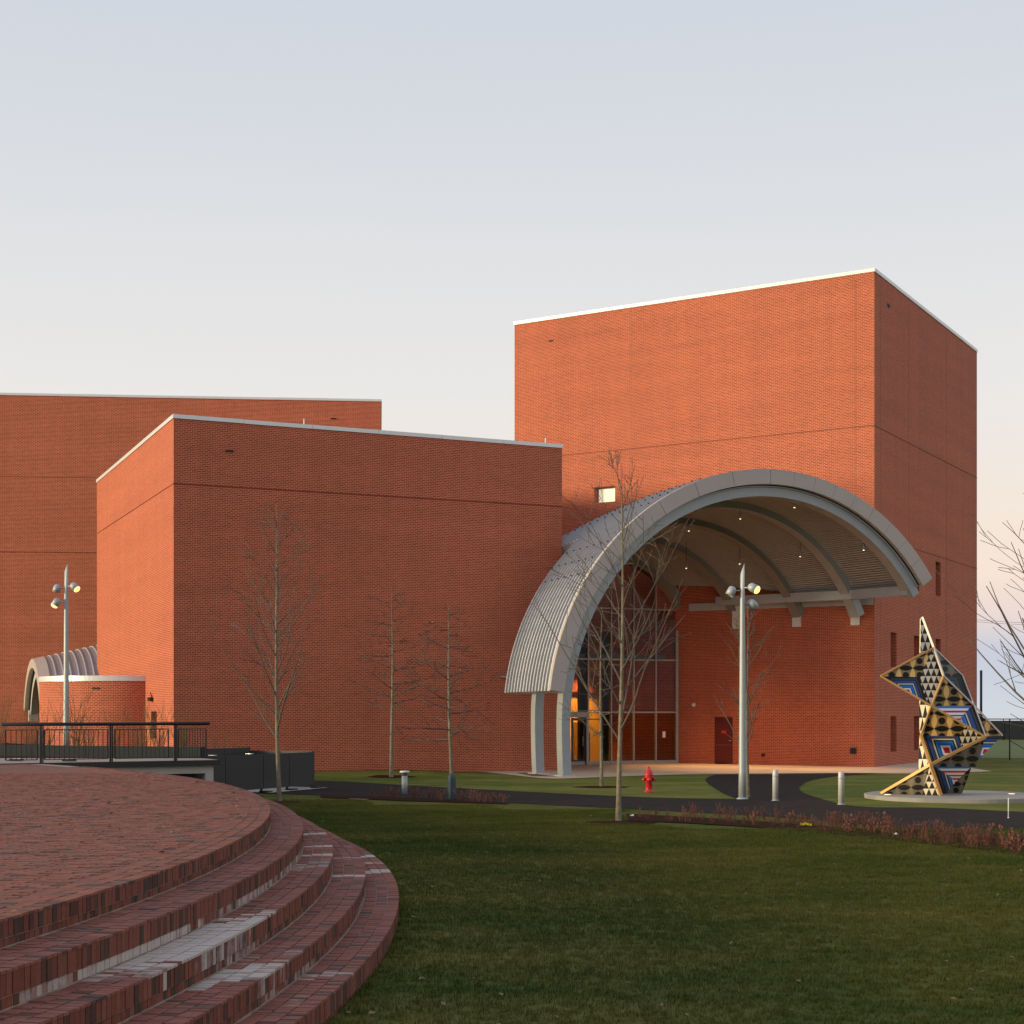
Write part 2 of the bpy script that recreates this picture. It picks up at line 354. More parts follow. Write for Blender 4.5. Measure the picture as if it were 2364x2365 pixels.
def curve(ctrl, n=10):
    out = []
    P = [ctrl[0]] + list(ctrl) + [ctrl[-1]]
    for i in range(1, len(P)-2):
        p0, p1, p2, p3 = [Vector((q[0], q[1])) for q in P[i-1:i+3]]
        for k in range(n):
            t = k/n; out.append(.5*((2*p1)+(p2-p0)*t+(2*p0-5*p1+4*p2-p3)*t*t+(3*p1-p0-3*p2+p3)*t**3))
    out.append(Vector((ctrl[-1][0], ctrl[-1][1]))); return [(p.x, p.y) for p in out]
def G(*pp): return [tuple(gnd(*p)[:2]) for p in pp]
top = curve(G((560, 1799), (760, 1804), (980, 1816), (1160, 1826), (1320, 1834), (1500, 1842), (1640, 1845)))
ytop = curve(G((1640, 1845), (1700, 1842)))
top2 = curve(G((1945, 1859), (2020, 1865), (2150, 1866), (2364, 1876), (2700, 1895)))
bot = curve(G((2700, 1985), (2364, 1952), (2100, 1915), (1800, 1888), (1500, 1871), (1300, 1861), (1150, 1853), (980, 1845), (740, 1837), (560, 1832)))
br_l = curve(G((1702, 1846), (1668, 1832), (1632, 1808), (1632, 1797), (1650, 1790)), 6)
br_r = curve(G((2100, 1785), (1960, 1791), (1880, 1801), (1848, 1816), (1852, 1830), (1890, 1844), (1945, 1859)), 6)
sheet('lit_lawn', [tuple(gnd(px, py)[:2]) for px, py in ((500, 1822), (740, 1822), (980, 1832), (1320, 1848), (1640, 1860), (1945, 1872), (2364, 1890), (2900, 1915))] + [(60, 84), (-30, 84), (-30, 60)], .006, M['grass_lit'], 'lawn between the path and the buildings, its stronger light painted in as paler green', step=1.2)  # sheet over the same lawn, its stronger light painted as a paler green
sheet('asphalt_path', top + br_l[0:1] + bot[0:0] + top2 + bot, .012, M['asphalt'], 'dark asphalt path crossing behind the lawn')
sheet('asphalt_branch', br_l + br_r + G((1820, 1868)), .016, M['asphalt'], 'asphalt spur curving from the path to the entrance paving')
wall_n = Vector((-.5105, -.859, 0)); WC = Vector((16.8, 71.5, 0)); WD = Vector((-.859, .5105, 0)); RD = Vector((.512, .859, 0))
front = curve(G((1110, 1783), (1170, 1789), (1230, 1796), (1290, 1799), (1400, 1795), (1560, 1790), (1700, 1788), (1950, 1786), (2120, 1787), (2290, 1782)), 6)
pave_poly = front + [tuple((WC+RD*9-wall_n*.2)[:2]), tuple((WC - wall_n*.2)[:2]), tuple((WC+WD*19.5-wall_n*.2)[:2]), tuple(pt(2.6, 20)[:2]), tuple(pt(2.9, 5.75)[:2]), tuple(pt(-2.2, 5.75)[:2])]
sheet('entrance_paving', pave_poly, .020, M['pave'], 'tan concrete paving under the big curved canopy')
sheet('brick_paving_strip', G((1190, 1786), (1215, 1785.5), (1283, 1794.5), (1230, 1793.5)), .026, M['terrace_far'], 'dark brick strip in the paving beside the canopy legs')
sheet('sports_field', [(22, 84), (80, 84), (90, 146), (20, 146)], .02, mat('sunlit_field_turf', (.135, .165, .035), .95, 0, .25, .4), 'playing field beyond the thin fence, its sunlight painted in as bright green', step=4)  # turf colour carries the direct sun that falls on the far field
# ------------------------------------------------------------------ terrace and steps
TC = Vector((-40.048, 16.429, 0)); TR = [37.02, 37.48, 37.884, 38.31, 38.737]; TZ = [1.22, 1.018, .768, .536, .317]
def tp(r, th, z): return Vector((TC.x+r*math.cos(th), TC.y+r*math.sin(th), z))
terr = empty('brick_terrace', (TC.x, TC.y, 0), kind='structure', label='round brick terrace with five curved brick steps down to the lawn')
TI = inv(terr)
A0, A1, NA = R(-50), R(95), 290
core = MB(); farp = MB()
def th_(i): return A0+(A1-A0)*i/NA
for i in range(NA):
    a, b_ = th_(i), th_(i+1)
    for k in range(5):
        zt = TZ[k]-.012; zb = (TZ[k+1]-.012) if k < 4 else -.15; r = TR[k]-.012
        core.quad(tp(r, a, zb), tp(r, b_, zb), tp(r, b_, zt), tp(r, a, zt))
        r_in = TR[k-1]-.012 if k else 36.6
        core.quad(tp(r_in, a, zt), tp(r, a, zt), tp(r, b_, zt), tp(r_in, b_, zt))
farp.poly([tp(36.62, th_(i), 1.214) for i in range(NA+1)] + [tp(30, A1, 1.214), tp(30, R(150), 1.214), tp(36, R(200), 1.214), tp(30, A0, 1.214)])
core.local(TI).build('mortar_bed', M['mortar'], terr); farp.local(TI).build('paving_field', M['terrace_far'], terr)
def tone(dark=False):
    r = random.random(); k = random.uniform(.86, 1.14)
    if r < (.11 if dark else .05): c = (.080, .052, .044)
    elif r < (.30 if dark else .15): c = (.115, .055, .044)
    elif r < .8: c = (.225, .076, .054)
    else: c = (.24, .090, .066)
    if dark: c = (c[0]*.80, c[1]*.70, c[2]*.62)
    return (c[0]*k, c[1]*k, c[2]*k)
def th_at(px, py, z):
    p = at_z(px, py, z)-TC; return math.atan2(p.y, p.x)
# lime bloom: (kind, step, from, to, amount)
ST = [('low', 1, th_at(0, 2310, .8), th_at(150, 2270, .8), .62), ('low', 1, th_at(80, 2285, .8), th_at(500, 2130, .8), .80), ('low', 1, th_at(500, 2130, .8), th_at(725, 1950, .8), .62),
      ('tread', 2, th_at(190, 2270, .768), th_at(300, 2225, .768), .55), ('tread', 2, th_at(235, 2245, .768), th_at(610, 2112, .768), .98), ('tread', 2, th_at(600, 2112, .768), th_at(650, 2080, .768), .35),
      ('up', 2, th_at(430, 2230, .7), th_at(620, 2150, .7), .60), ('low', 2, th_at(400, 2250, .6), th_at(660, 2140, .6), .55), ('up', 2, th_at(360, 2260, .7), th_at(372, 2256, .7), .9),
      ('up', 2, th_at(750, 2000, .7), th_at(768, 1980, .7), .5),
      ('tread', 3, th_at(520, 2275, .536), th_at(640, 2225, .536), .75), ('tread', 3, th_at(640, 2225, .536), th_at(690, 2190, .536), .45),
      ('up', 3, th_at(620, 2300, .45), th_at(700, 2240, .45), .5), ('low', 3, th_at(580, 2330, .35), th_at(760, 2210, .35), .5), ('low', 3, th_at(800, 2120, .35), th_at(840, 2030, .35), .5),
      ('tread', 2, th_at(730, 1923, .768), th_at(730, 1927, .768), .95), ('tread', 2, th_at(730, 1953, .768), th_at(730, 1956, .768), .85), ('tread', 2, th_at(730, 1972, .768), th_at(730, 1977, .768), .95), ('tread', 2, th_at(715, 1985, .768), th_at(690, 2010, .768), .5),
      ('tread', 3, th_at(800, 1980, .536), th_at(800, 1983, .536), .6), ('tread', 3, th_at(800, 2020, .536), th_at(800, 2024, .536), .85),
      ('tread', 4, th_at(850, 1975, .317), th_at(850, 1981, .317), .9), ('tread', 4, th_at(870, 2008, .317), th_at(870, 2016, .317), .95), ('tread', 4, th_at(860, 1990, .317), th_at(860, 1996, .317), .6),
      ('tread', 4, th_at(760, 2240, .317), th_at(740, 2260, .317), .55), ('tread', 4, th_at(700, 2290, .317), th_at(640, 2330, .317), .4)]
ST = [(a, k, min(x, y), max(x, y), v) for a, k, x, y, v in ST]
def bloom(kind, k, th, j=1):
    v = 0
    for a, kk, lo, hi, am in ST:
        if a == kind and kk == k:
            L = hi-lo; sh = (j-1)*min(L*.22, .006) if L > .006 else 0
            x = (th-sh+.002*noise.noise(Vector((th*260, k*3.1, j*7.7)))*min(1, L*80)-lo)/L
            if 0 <= x <= 1:
                edge = min(1, min(x, 1-x)*5) if L > .006 else 1
                if L > .006 and random.random() > .35+.65*edge: continue
                v = max(v, am*(.72+.28*edge))
    if v: return min(1, max(0, v + random.uniform(-.16, .12)))
    return random.choice((0, 0, 0, 0, .05, .15, .28)) if kind != 'field' else 0

cand = []                                           # (size in the picture, corners, colour)
def px_size(c, L):
    y = c.y
    if y < 3: return 0
    X = CX + F*c.x/y; Yp = HZ-F*(c.z-EYE)/y
    if not (-20 < X < 2390 and 0 < Yp < 2390): return 0
    return L*F/y
def add_piece(P, kind, cc): cand.append((P, kind, cc))
B0, B1 = R(-16), R(38)
for k in range(5):
    r1 = TR[k]; r0 = TR[k-1] if k else TR[0]-.43
    zt = TZ[k]; zb = TZ[k+1] if k < 4 else .06
    pitch = .077/r1; n = int((B1-B0)/pitch); zs = zt-(zt-zb)*.69
    rows = 3; w = (r1-r0-.006)/rows
    for i in range(n):
        thm = B0+(i+.5)*pitch
        if k == 0 and False: continue
        for j in range(rows):
            off = pitch*.5*(j % 2)
            a = B0+i*pitch+off+.0045/r1; b_ = B0+(i+1)*pitch+off-.0045/r1
            ra, rb = r0+.006+j*w+.006, r0+.006+(j+1)*w-.006
            if j == rows-1: rb = r1+.002
            z1 = zt+random.uniform(-.004, .003); cc = (*tone(), bloom('tread', k, thm, j))
            bot_z = zt-.05 if j < rows-1 else zt-.022
            P = [tp(ra, a, bot_z), tp(rb, a, bot_z), tp(rb, b_, bot_z), tp(ra, b_, bot_z), tp(ra, a, z1), tp(rb, a, z1), tp(rb, b_, z1), tp(ra, b_, z1)]
            add_piece(P, 'tread', cc)
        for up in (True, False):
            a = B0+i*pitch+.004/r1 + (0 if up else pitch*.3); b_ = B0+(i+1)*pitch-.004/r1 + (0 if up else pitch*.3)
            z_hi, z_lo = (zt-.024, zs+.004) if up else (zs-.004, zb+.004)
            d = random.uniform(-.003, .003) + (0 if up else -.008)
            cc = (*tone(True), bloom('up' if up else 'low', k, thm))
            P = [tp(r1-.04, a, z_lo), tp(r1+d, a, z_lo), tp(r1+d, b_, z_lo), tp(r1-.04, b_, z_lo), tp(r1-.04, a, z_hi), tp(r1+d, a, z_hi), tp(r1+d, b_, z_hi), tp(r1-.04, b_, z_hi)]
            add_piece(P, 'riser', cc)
# field pavers in straight rows on the terrace
y = 9.0; row = 0
while y < 35:
    x = -13.0 + (.095 if row % 2 else 0) + random.uniform(-.01, .01)
    while x < -1.5:
        c = Vector((x+.0925, y+.046, 1.22)); d = (c-TC); d.z = 0
        xp = CX+F*c.x/c.y
        if d.length < TR[0]-.50 and xp > -40:
            z1 = 1.221+random.uniform(-.006, .005); w, h = .177, .084
            tl = random.uniform(-.003, .003)
            P = [Vector((x, y, 1.19)), Vector((x+w, y, 1.19)), Vector((x+w, y+h, 1.19)), Vector((x, y+h, 1.19)), Vector((x, y, z1)), Vector((x+w, y, z1+tl)), Vector((x+w, y+h, z1+tl)), Vector((x, y+h, z1))]
            add_piece(P, 'paver', (*tone(), 0))
        x += .185
    y += .092; row += 1
def psize(P):
    c = (P[0]+P[6])/2
    if c.y < 3: return 0
    xs = [CX+F*q.x/q.y for q in P]; ys = [HZ-F*(q.z-EYE)/q.y for q in P]
    if max(xs) < 0 or min(ys) > 2364 or max(ys) > 2480: return 0
    return (max(xs)-min(xs))*(max(ys)-min(ys))
byk = {}
for c in cand: byk.setdefault('paver' if c[1] == 'paver' else 'brick', []).append((psize(c[0]), c))
for nm, lst in byk.items():
    lst.sort(key=lambda t: -t[0])
    shapes = {}
    for _, (P, kind, cc) in lst[:300]:                # the largest ones singly, sharing a few meshes
        c = sum(P, Vector())/8
        dx = (P[1]-P[0]); dy = (P[3]-P[0]); dz = P[4].z-P[0].z
        key = kind
        if key not in shapes:
            b = MB(); b.box((0, 0, 0), (1, 1, 1)); me = b.mesh(nm, M['piece']); shapes[key] = me
        o = bpy.data.objects.new(nm, shapes[key]); col.objects.link(o); o.parent = terr
        o.location = TI @ c; o.rotation_euler = (0, 0, math.atan2(dx.y, dx.x)); o.scale = (dx.length, (P[2]-P[1]).length, dz); o.color = cc
    b = MB()
    for _, (P, kind, cc) in lst[300:]: b.hexa(P, cc, skip=(0,))
    b.local(TI).build('brick_courses' if nm == 'brick' else 'paver_field', M['pieces'], terr, kind='stuff')
# ------------------------------------------------------------------ brick blocks
def wall_face(b, p, u, W, z0, z1, holes=(), depth=.5, n=None, uoff=0):
    """rectangular wall from p along u with recessed openings (u0,u1,z0,z1)"""
    us = sorted({0, W, *[h[0] for h in holes], *[h[1] for h in holes]}); zs = sorted({z0, z1, *[h[2] for h in holes], *[h[3] for h in holes]})
    q = lambda a, z, d=0: Vector((p[0], p[1], 0)) + u*a + Vector((0, 0, z)) - n*d
    for i in range(len(us)-1):
        for j in range(len(zs)-1):
            a0, a1, c0, c1 = us[i], us[i+1], zs[j], zs[j+1]
            if any(h[0]-1e-6 <= a0 and a1 <= h[1]+1e-6 and h[2]-1e-6 <= c0 and c1 <= h[3]+1e-6 for h in holes): continue
            b.quad(q(a0, c0), q(a1, c0), q(a1, c1), q(a0, c1), [(a0+uoff, c0), (a1+uoff, c0), (a1+uoff, c1), (a0+uoff, c1)])
    for a0, a1, c0, c1 in holes:
        b.quad(q(a0, c0), q(a0, c0, depth), q(a0, c1, depth), q(a0, c1), [(0, c0), (depth, c0), (depth, c1), (0, c1)])
        b.quad(q(a1, c0, depth), q(a1, c0), q(a1, c1), q(a1, c1, depth), [(0, c0), (depth, c0), (depth, c1), (0, c1)])
        b.quad(q(a0, c1), q(a0, c1, depth), q(a1, c1, depth), q(a1, c1), [(a0, 0), (a0, depth), (a1, depth), (a1, 0)])
        b.quad(q(a0, c0, depth), q(a0, c0), q(a1, c0), q(a1, c0, depth), [(a0, 0), (a0, depth), (a1, depth), (a1, 0)])
def block(name, corner, d1, w1, d2, w2, top_z, label, cat='building', holes1=(), holes2=(), cop=.16):
    """corner: the corner nearest the camera; face 1 runs along d1, face 2 along d2"""
    o = empty(name, (corner[0], corner[1], 0), label=label, cat=cat); I = inv(o)
    n1 = Vector((d1.y, -d1.x, 0)); n1 = n1 if n1.dot(d2) < 0 else -n1
    n2 = Vector((d2.y, -d2.x, 0)); n2 = n2 if n2.dot(d1) < 0 else -n2
    c = Vector((corner[0], corner[1], 0)); z0 = -.3; z1 = top_z-cop
    b = MB()
    wall_face(b, c, d1, w1, z0, z1, holes1, .55, n1)
    wall_face(b, c, d2, w2, z0, z1, holes2, .55, n2, 50)
    wall_face(b, c+d1*w1, d2, w2, z0, z1, (), .5, d1, 90); wall_face(b, c+d2*w2, d1, w1, z0, z1, (), .5, d2, 130)
    e = c+d1*w1+d2*w2
    b.quad(c+Vector((0, 0, z1)), c+d1*w1+Vector((0, 0, z1)), e+Vector((0, 0, z1)), c+d2*w2+Vector((0, 0, z1)))
    b.local(I).build('brick_wall', M['brick'], o)
    for p, d, w, nn in ((c, d1, w1, n1), (c, d2, w2, n2), (c+d2*w2, d1, w1, d2), (c+d1*w1, d2, w2, d1)):
        ext = .04 if abs(nn.dot(n1)) > .5 else -.20
        L_ = w+2*ext; nc = max(1, round(L_/3.0))
        for q in range(nc):
            b = MB(); cl = L_/nc; b.box(p+d*(-ext+cl*(q+.5))-nn*.16+Vector((0, 0, top_z-cop/2+random.uniform(-.004, .004))), (cl-.012, .40, cop), (d, nn, Vector((0, 0, 1)))); b.local(I).build('coping', M['coping'], o)
    return o, I, n1, n2
def onwall(o, I, name, m, p, u, n, wz, proud=.03, parent=None, **k):
    b = MB(); b.box(Vector(p)+n*(proud/2-.02), (wz[0], proud+.04, wz[1]), (u, n, Vector((0, 0, 1)))); return b.local(I).build(name, m, parent or o, **k)
Z = Vector((0, 0, 1))
# --- tower
wn_ = Vector((-.5105, -.859, 0)); td1 = WD; td2 = RD; rn = Vector((.859, -.512, 0))
def on_front(px, py): p = hit(WC, wn_, px, py); return (p-WC).dot(td1), p.z
def on_right(px, py): p = hit(WC, rn, px, py); return (p-WC).dot(td2), p.z
def rect(fn, x0, x1, y0, y1):
    a, b = fn(x0, (y0+y1)/2)[0], fn(x1, (y0+y1)/2)[0]; xm = (x0+x1)/2
    return [min(a, b), max(a, b), fn(xm, y1)[1], fn(xm, y0)[1]]
win_f = rect(on_front, 1371, 1419, 1124, 1160)
rz = {}
colsx = [(2056, 2075), (2110, 2128), (2160, 2178)]
base = [rect(on_right, 2056, 2075, 1461, 1542), rect(on_right, 2055.5, 2074, 1654, 1736)]
r3 = rect(on_right, 2160, 2178, 1299, 1377)
wins_r = []
for i, (xa, xb) in enumerate(colsx):
    u0, u1 = sorted((on_right(xa, 1500)[0], on_right(xb, 1500)[0])); 
    wins_r += [[u0, u0+(.95), base[0][2], base[0][3]], [u0, u0+.95, base[1][2], base[1][3]], [u0, u0+.95, r3[2], r3[3]]]
door = rect(on_front, 1648, 1691, 1656, 1763); door[2] = .02
tower, TI2, n1, n2 = block('tall_tower_block', WC, td1, 19.4, td2, 18.8, 23.15, 'tall red brick tower block at the right, behind the big curved canopy', holes1=[win_f, door], holes2=wins_r)
def tower_front(name, m, px, py, w, h, proud=.03, **k):
    u, z = on_front(px, py); return onwall(tower, TI2, name, m, WC+td1*u+Z*z, td1, wn_, (w, h), proud, **k)
def tower_right(name, m, px, py, w, h, proud=.03, **k):
    u, z = on_right(px, py); return onwall(tower, TI2, name, m, WC+td2*u+Z*z, td2, rn, (w, h), proud, **k)
def window(o, I, base_p, u, n, h, pane, depth=.5, bars=False):
    c = Vector((base_p[0], base_p[1], 0))+u*((h[0]+h[1])/2)+Z*((h[2]+h[3])/2)-n*depth
    w, hh = h[1]-h[0], h[3]-h[2]
    fr = MB()
    for s in (-1, 1):
        fr.box(c+u*(s*(w/2-.03))+n*.03, (.06, .07, hh), (u, n, Z)); fr.box(c+Z*(s*(hh/2-.03))+n*.03, (w-.12, .07, .06), (u, n, Z))
    f = fr.local(I).build('window', M['mull'], o)
    p = MB(); p.box(c, (w-.02, .02, hh-.02), (u, n, Z)); p.local(I).build('pane', pane, f)
    s = MB(); s.box(c+n*.12-Z*(hh/2-.02), (w-.02, .16, .03), (u, n, Z)); s.local(I).build('sill', M['mull'], f)
window(tower, TI2, WC, td1, wn_, win_f, M['lit_pane'], .42)
for h in wins_r: window(tower, TI2, WC, td2, rn, h, M['glass_dk'])
# red door in the tower wall
dl = MB(); dc = WC+td1*((door[0]+door[1])/2)+Z*((door[2]+door[3])/2)-wn_*.12; dw, dh = door[1]-door[0], door[3]-door[2]
dl.box(dc, (dw-.12, .06, dh-.08), (td1, wn_, Z)); dd = dl.local(TI2).build('door', M['reddoor'], tower, label='oxblood red service door in the tower wall')
b = MB()
for s in (-1, 1): b.box(dc+td1*(s*(dw/2-.03)), (.06, .1, dh), (td1, wn_, Z))
b.box(dc+Z*(dh/2-.02), (dw-.12, .1, .04), (td1, wn_, Z)); b.local(TI2).build('door_frame', M['reddoor'], dd)
b = MB(); b.box(dc+wn_*.045+Z*.42-td1*.0, (.26, .02, .15), (td1, wn_, Z)); b.local(TI2).build('door_sign', M['redsign'], dd)
b = MB(); b.tube([dc+wn_*.03-td1*.38, dc+wn_*.09-td1*.38, dc+wn_*.09-td1*.27], .014, 6); b.local(TI2).build('door_handle', M['galv'], dd)
tower_front('brick_joint', M['brick_dark'], 0, 0, .01, .01) if False else None
def joint(o, I, p, u, w, n, z, m=None, h=.045):
    b = MB(); b.box(Vector((p[0], p[1], z))+u*(w/2)+n*.002, (w, .02, h*.7), (u, n, Z)); b.local(I).build('brick_joint', m or M['brick_dark'], o)
def vjoint(o, I, p, u, at, n, z0, z1):
    b = MB(); b.box(Vector((p[0], p[1], (z0+z1)/2))+u*at+n*.002, (.014, .02, z1-z0), (u, n, Z)); b.local(I).build('brick_joint', M['faint'], o)
jz = on_front(1990, 985)[1]
joint(tower, TI2, WC, td1, 19.4, wn_, jz); joint(tower, TI2, WC, td2, 18.8, rn, jz)
joint(tower, TI2, WC, td1, 19.4, wn_, .95, M['faint'], .012)
u2 = on_right(2150, 1280)
joint(tower, TI2, WC, td2, 18.8, rn, u2[1])
for px in (1455, 1975): vjoint(tower, TI2, WC, td1, on_front(px, 1000)[0], wn_, .5, 22.7)
for px in (2032, 2098, 2185): vjoint(tower, TI2, WC, td2, on_right(px, 1000)[0], rn, .5, 22.7)
tower_front('scupper', M['gap'], 1271, 788, .26, .07); tower_right('scupper', M['gap'], 2051, 706, .3, .14)
# --- left front block
LC = Vector((-13.34, 60.8, 0)); ld1 = Vector((UX, UY, 0)); ld2 = Vector((-.411, .9116, 0)); ln = Vector((UY, -UX, 0)); lf = Vector((-UX, -UY, 0))
ld2 = Vector((-UY, UX, 0))
def on_l(px, py): p = hit(LC, ln, px, py); return (p-LC).dot(ld1), p.z
def on_lf(px, py): p = hit(LC, lf, px, py); return (p-LC).dot(ld2), p.z
win_lf = rect(on_lf, 349, 362, 1643, 1705)
left, LI, _, _ = block('front_brick_block', LC, ld1, 17.0, ld2, 18.9, 14.32, 'plain red brick block in front, its left side lit bright orange', holes2=[win_lf])
window(left, LI, LC, ld2, lf, win_lf, M['glass_dk'], .45)
zj = on_l(420, 1118)[1]
joint(left, LI, LC, ld1, 17.0, ln, zj); joint(left, LI, LC, ld2, 18.9, lf, zj)
joint(left, LI, LC, ld1, 17.0, ln, .93, M['faint'], .012)
for px in (862,): pass
u, z = on_l(530, 1042); onwall(left, LI, 'scupper', M['gap'], LC+ld1*u+Z*z, ld1, ln, (.32, .07))
for px in (708, 1268):
    u, _ = on_l(px, 980); b = MB(); b.tube([LC+ld1*u-ln*.4+Z*14.2, LC+ld1*u-ln*.4+Z*14.62], .025, 8); b.local(LI).build('vent_pipe', M['white'], left)
# --- rear left block
RC = Vector((-7.5, 88.3, 0)); rd1 = Vector((-.9955, -.0852, 0)); rd1 = (Vector((-28.5, 86.5, 0))-RC).normalized(); rbn = Vector((-rd1.y, rd1.x, 0)); rbn = rbn if rbn.y < 0 else -rbn
rear, RI, _, _ = block('rear_brick_block', RC, rd1, 36.0, -rbn, 22.0, 20.45, 'broad red brick block at the far left, behind the front block', cop=.13)
def on_rb(px, py): p = hit(RC, rbn, px, py); return (p-RC).dot(rd1), p.z
for py in (1102, 1275): joint(rear, RI, RC, rd1, 36.0, rbn, on_rb(100, py)[1])
u, z = on_rb(770, 967); onwall(rear, RI, 'scupper', M['gap'], RC+rd1*u+Z*z, rd1, rbn, (.32, .08))
# --- curved brick wall
CC = Vector((-17.25, 69.93, 0)); CR = 4.0
cw = empty('curved_brick_wall', tuple(CC), label='low curved brick wall with white coping beside the front block', cat='wall'); CI = inv(cw)
b = MB(); cp = MB(); c0, c1 = R(178), R(300); N = 40
for i in range(N):
    a, e = c0+(c1-c0)*i/N, c0+(c1-c0)*(i+1)/N
    P = lambda r, t, zz: CC+Vector((r*math.cos(t), r*math.sin(t), zz))
    b.quad(P(CR, a, 0), P(CR, e, 0), P(CR, e, 3.9), P(CR, a, 3.9), [(a*CR, 0), (e*CR, 0), (e*CR, 3.9), (a*CR, 3.9)])
    b.quad(P(CR-.4, e, 0), P(CR-.4, a, 0), P(CR-.4, a, 3.9), P(CR-.4, e, 3.9), [(a*CR, 0), (e*CR, 0), (e*CR, 3.9), (a*CR, 3.9)])
    cp.hexa([P(CR-.45, a, 3.9), P(CR+.04, a, 3.9), P(CR+.04, e, 3.9), P(CR-.45, e, 3.9), P(CR-.45, a, 4.13), P(CR+.04, a, 4.13), P(CR+.04, e, 4.13), P(CR-.45, e, 4.13)])
b.quad(P(CR, c0, 0), P(CR, c0, 3.9), P(CR-.4, c0, 3.9), P(CR-.4, c0, 0))
b.local(CI).build('brick_wall', M['brick'], cw); cp.local(CI).build('coping', M['coping'], cw)
q = CC+Vector((CR*math.cos(R(262)), CR*math.sin(R(262)), 3.58)); b = MB(); nn = Vector((math.cos(R(262)), math.sin(R(262)), 0)); b.box(q, (.30, .08, .07), (Vector((-nn.y, nn.x, 0)), nn, Z)); b.local(CI).build('scupper', M['gap'], cw)
# ------------------------------------------------------------------ big canopy (vaulted, narrowing towards the tower)
def lerp(tab, x):
    for (x0, y0), (x1, y1) in zip(tab, tab[1:]):
        if x <= x1 or (x1, y1) == tab[-1]: return y0+(y1-y0)*(x-x0)/(x1-x0)
SCT = [(-1, 9.9), (0, 9.87), (3.5, 9.63), (6.25, 9.05), (9, 8.42), (12, 7.7)]
RRT = [(-1, 8.98), (0, 8.80), (3.5, 7.97), (6.25, 6.88), (9, 5.75), (12, 4.5)]
ZTT = [(-1, 11.72), (0, 11.70), (3.5, 11.55), (6.25, 11.15), (9, 10.57), (12, 9.9)]
SL, ZB = .36, 2.2
def prof(a, t, off=0.0, zend=7.9):
    """t in [-1,0]: springing on the left up to the crown; t in [0,1]: crown down to height zend on the right"""
    sc_, rr, zt = lerp(SCT, a), lerp(RRT, a), lerp(ZTT, a)
    if t <= 0:
        al = -t*math.pi/2; A, B = sc_-SL, zt-ZB
        s, z = sc_-A*math.sin(al), ZB+B*math.cos(al); nx, nz = -math.sin(al)/A, math.cos(al)/B
    else:
        be = t*math.acos(max(-1, min(1, (zend-(zt-rr))/rr)))
        s, z = sc_+rr*math.sin(be), zt-rr+rr*math.cos(be); nx, nz = math.sin(be), math.cos(be)
    L = math.hypot(nx, nz); return s+nx/L*off, z+nz/L*off
def wall_a(s): return 3.31+(17.67-s)*1.408
can = empty('entrance_canopy', tuple(pt(0, 0)), label='large grey curved metal canopy on two legs over the entrance', cat='canopy'); KI = inv(can)
def P3(a, t, off, zend=7.9):
    s, z = prof(a, t, off, zend); return pt(s, a, z)
def t_left(z, a=0, off=0):                             # t on the left where the surface reaches height z
    lo, hi = -1.0, 0.0
    for _ in range(40):
        m_ = (lo+hi)/2
        if prof(a, m_, off)[1] < z: lo = m_
        else: hi = m_
    return lo
tL = t_left(3.42, 0, 1.02); NT = 96
ts = [tL + (1-tL)*i/NT for i in range(NT+1)]
lo_, hi_ = tL, 0.0
for _ in range(50):
    m_ = (lo_+hi_)/2
    if prof(5.5, m_, 1.04)[0] < 2.80: lo_ = m_
    else: hi_ = m_
TCUT = hi_
kcut = min(range(len(ts)), key=lambda i: abs(ts[i]-TCUT)); ts[kcut] = TCUT
def a_end(t):                                         # where the roof stops at the back
    if t < TCUT-1e-6: return 4.35
    lo, hi = 3.0, 24.0
    for _ in range(40):
        m_ = (lo+hi)/2
        if m_ < wall_a(prof(min(m_, 12), t, .9)[0]) - .02: lo = m_
        else: hi = m_
    return min(lo, 11.9)
AF = -.12
roof = MB(); NAa = 12
for i in range(NT):
    t0, t1 = ts[i], ts[i+1]
    e0, e1 = a_end(t0), a_end(t1)
    if t0 < TCUT-1e-6: e0 = e1 = 4.35
    for j in range(NAa):
        f = lambda e, j: AF+(e-AF)*j/NAa
        roof.quad(P3(f(e0, j), t0, 1.04), P3(f(e1, j), t1, 1.04), P3(f(e1, j+1), t1, 1.04), P3(f(e0, j+1), t0, 1.04), smooth=True)
    roof.quad(P3(e0, t0, .5), P3(e1, t1, .5), P3(e1, t1, 1.04), P3(e0, t0, 1.04))
for j in range(10):                                   # upstand beside the corner of the front block
    e = a_end(TCUT); a0, a1 = 4.35+(e-4.35)*j/10, 4.35+(e-4.35)*(j+1)/10
    roof.quad(P3(a0, TCUT, .1), P3(a1, TCUT, .1), P3(a1, TCUT, 1.04), P3(a0, TCUT, 1.04))
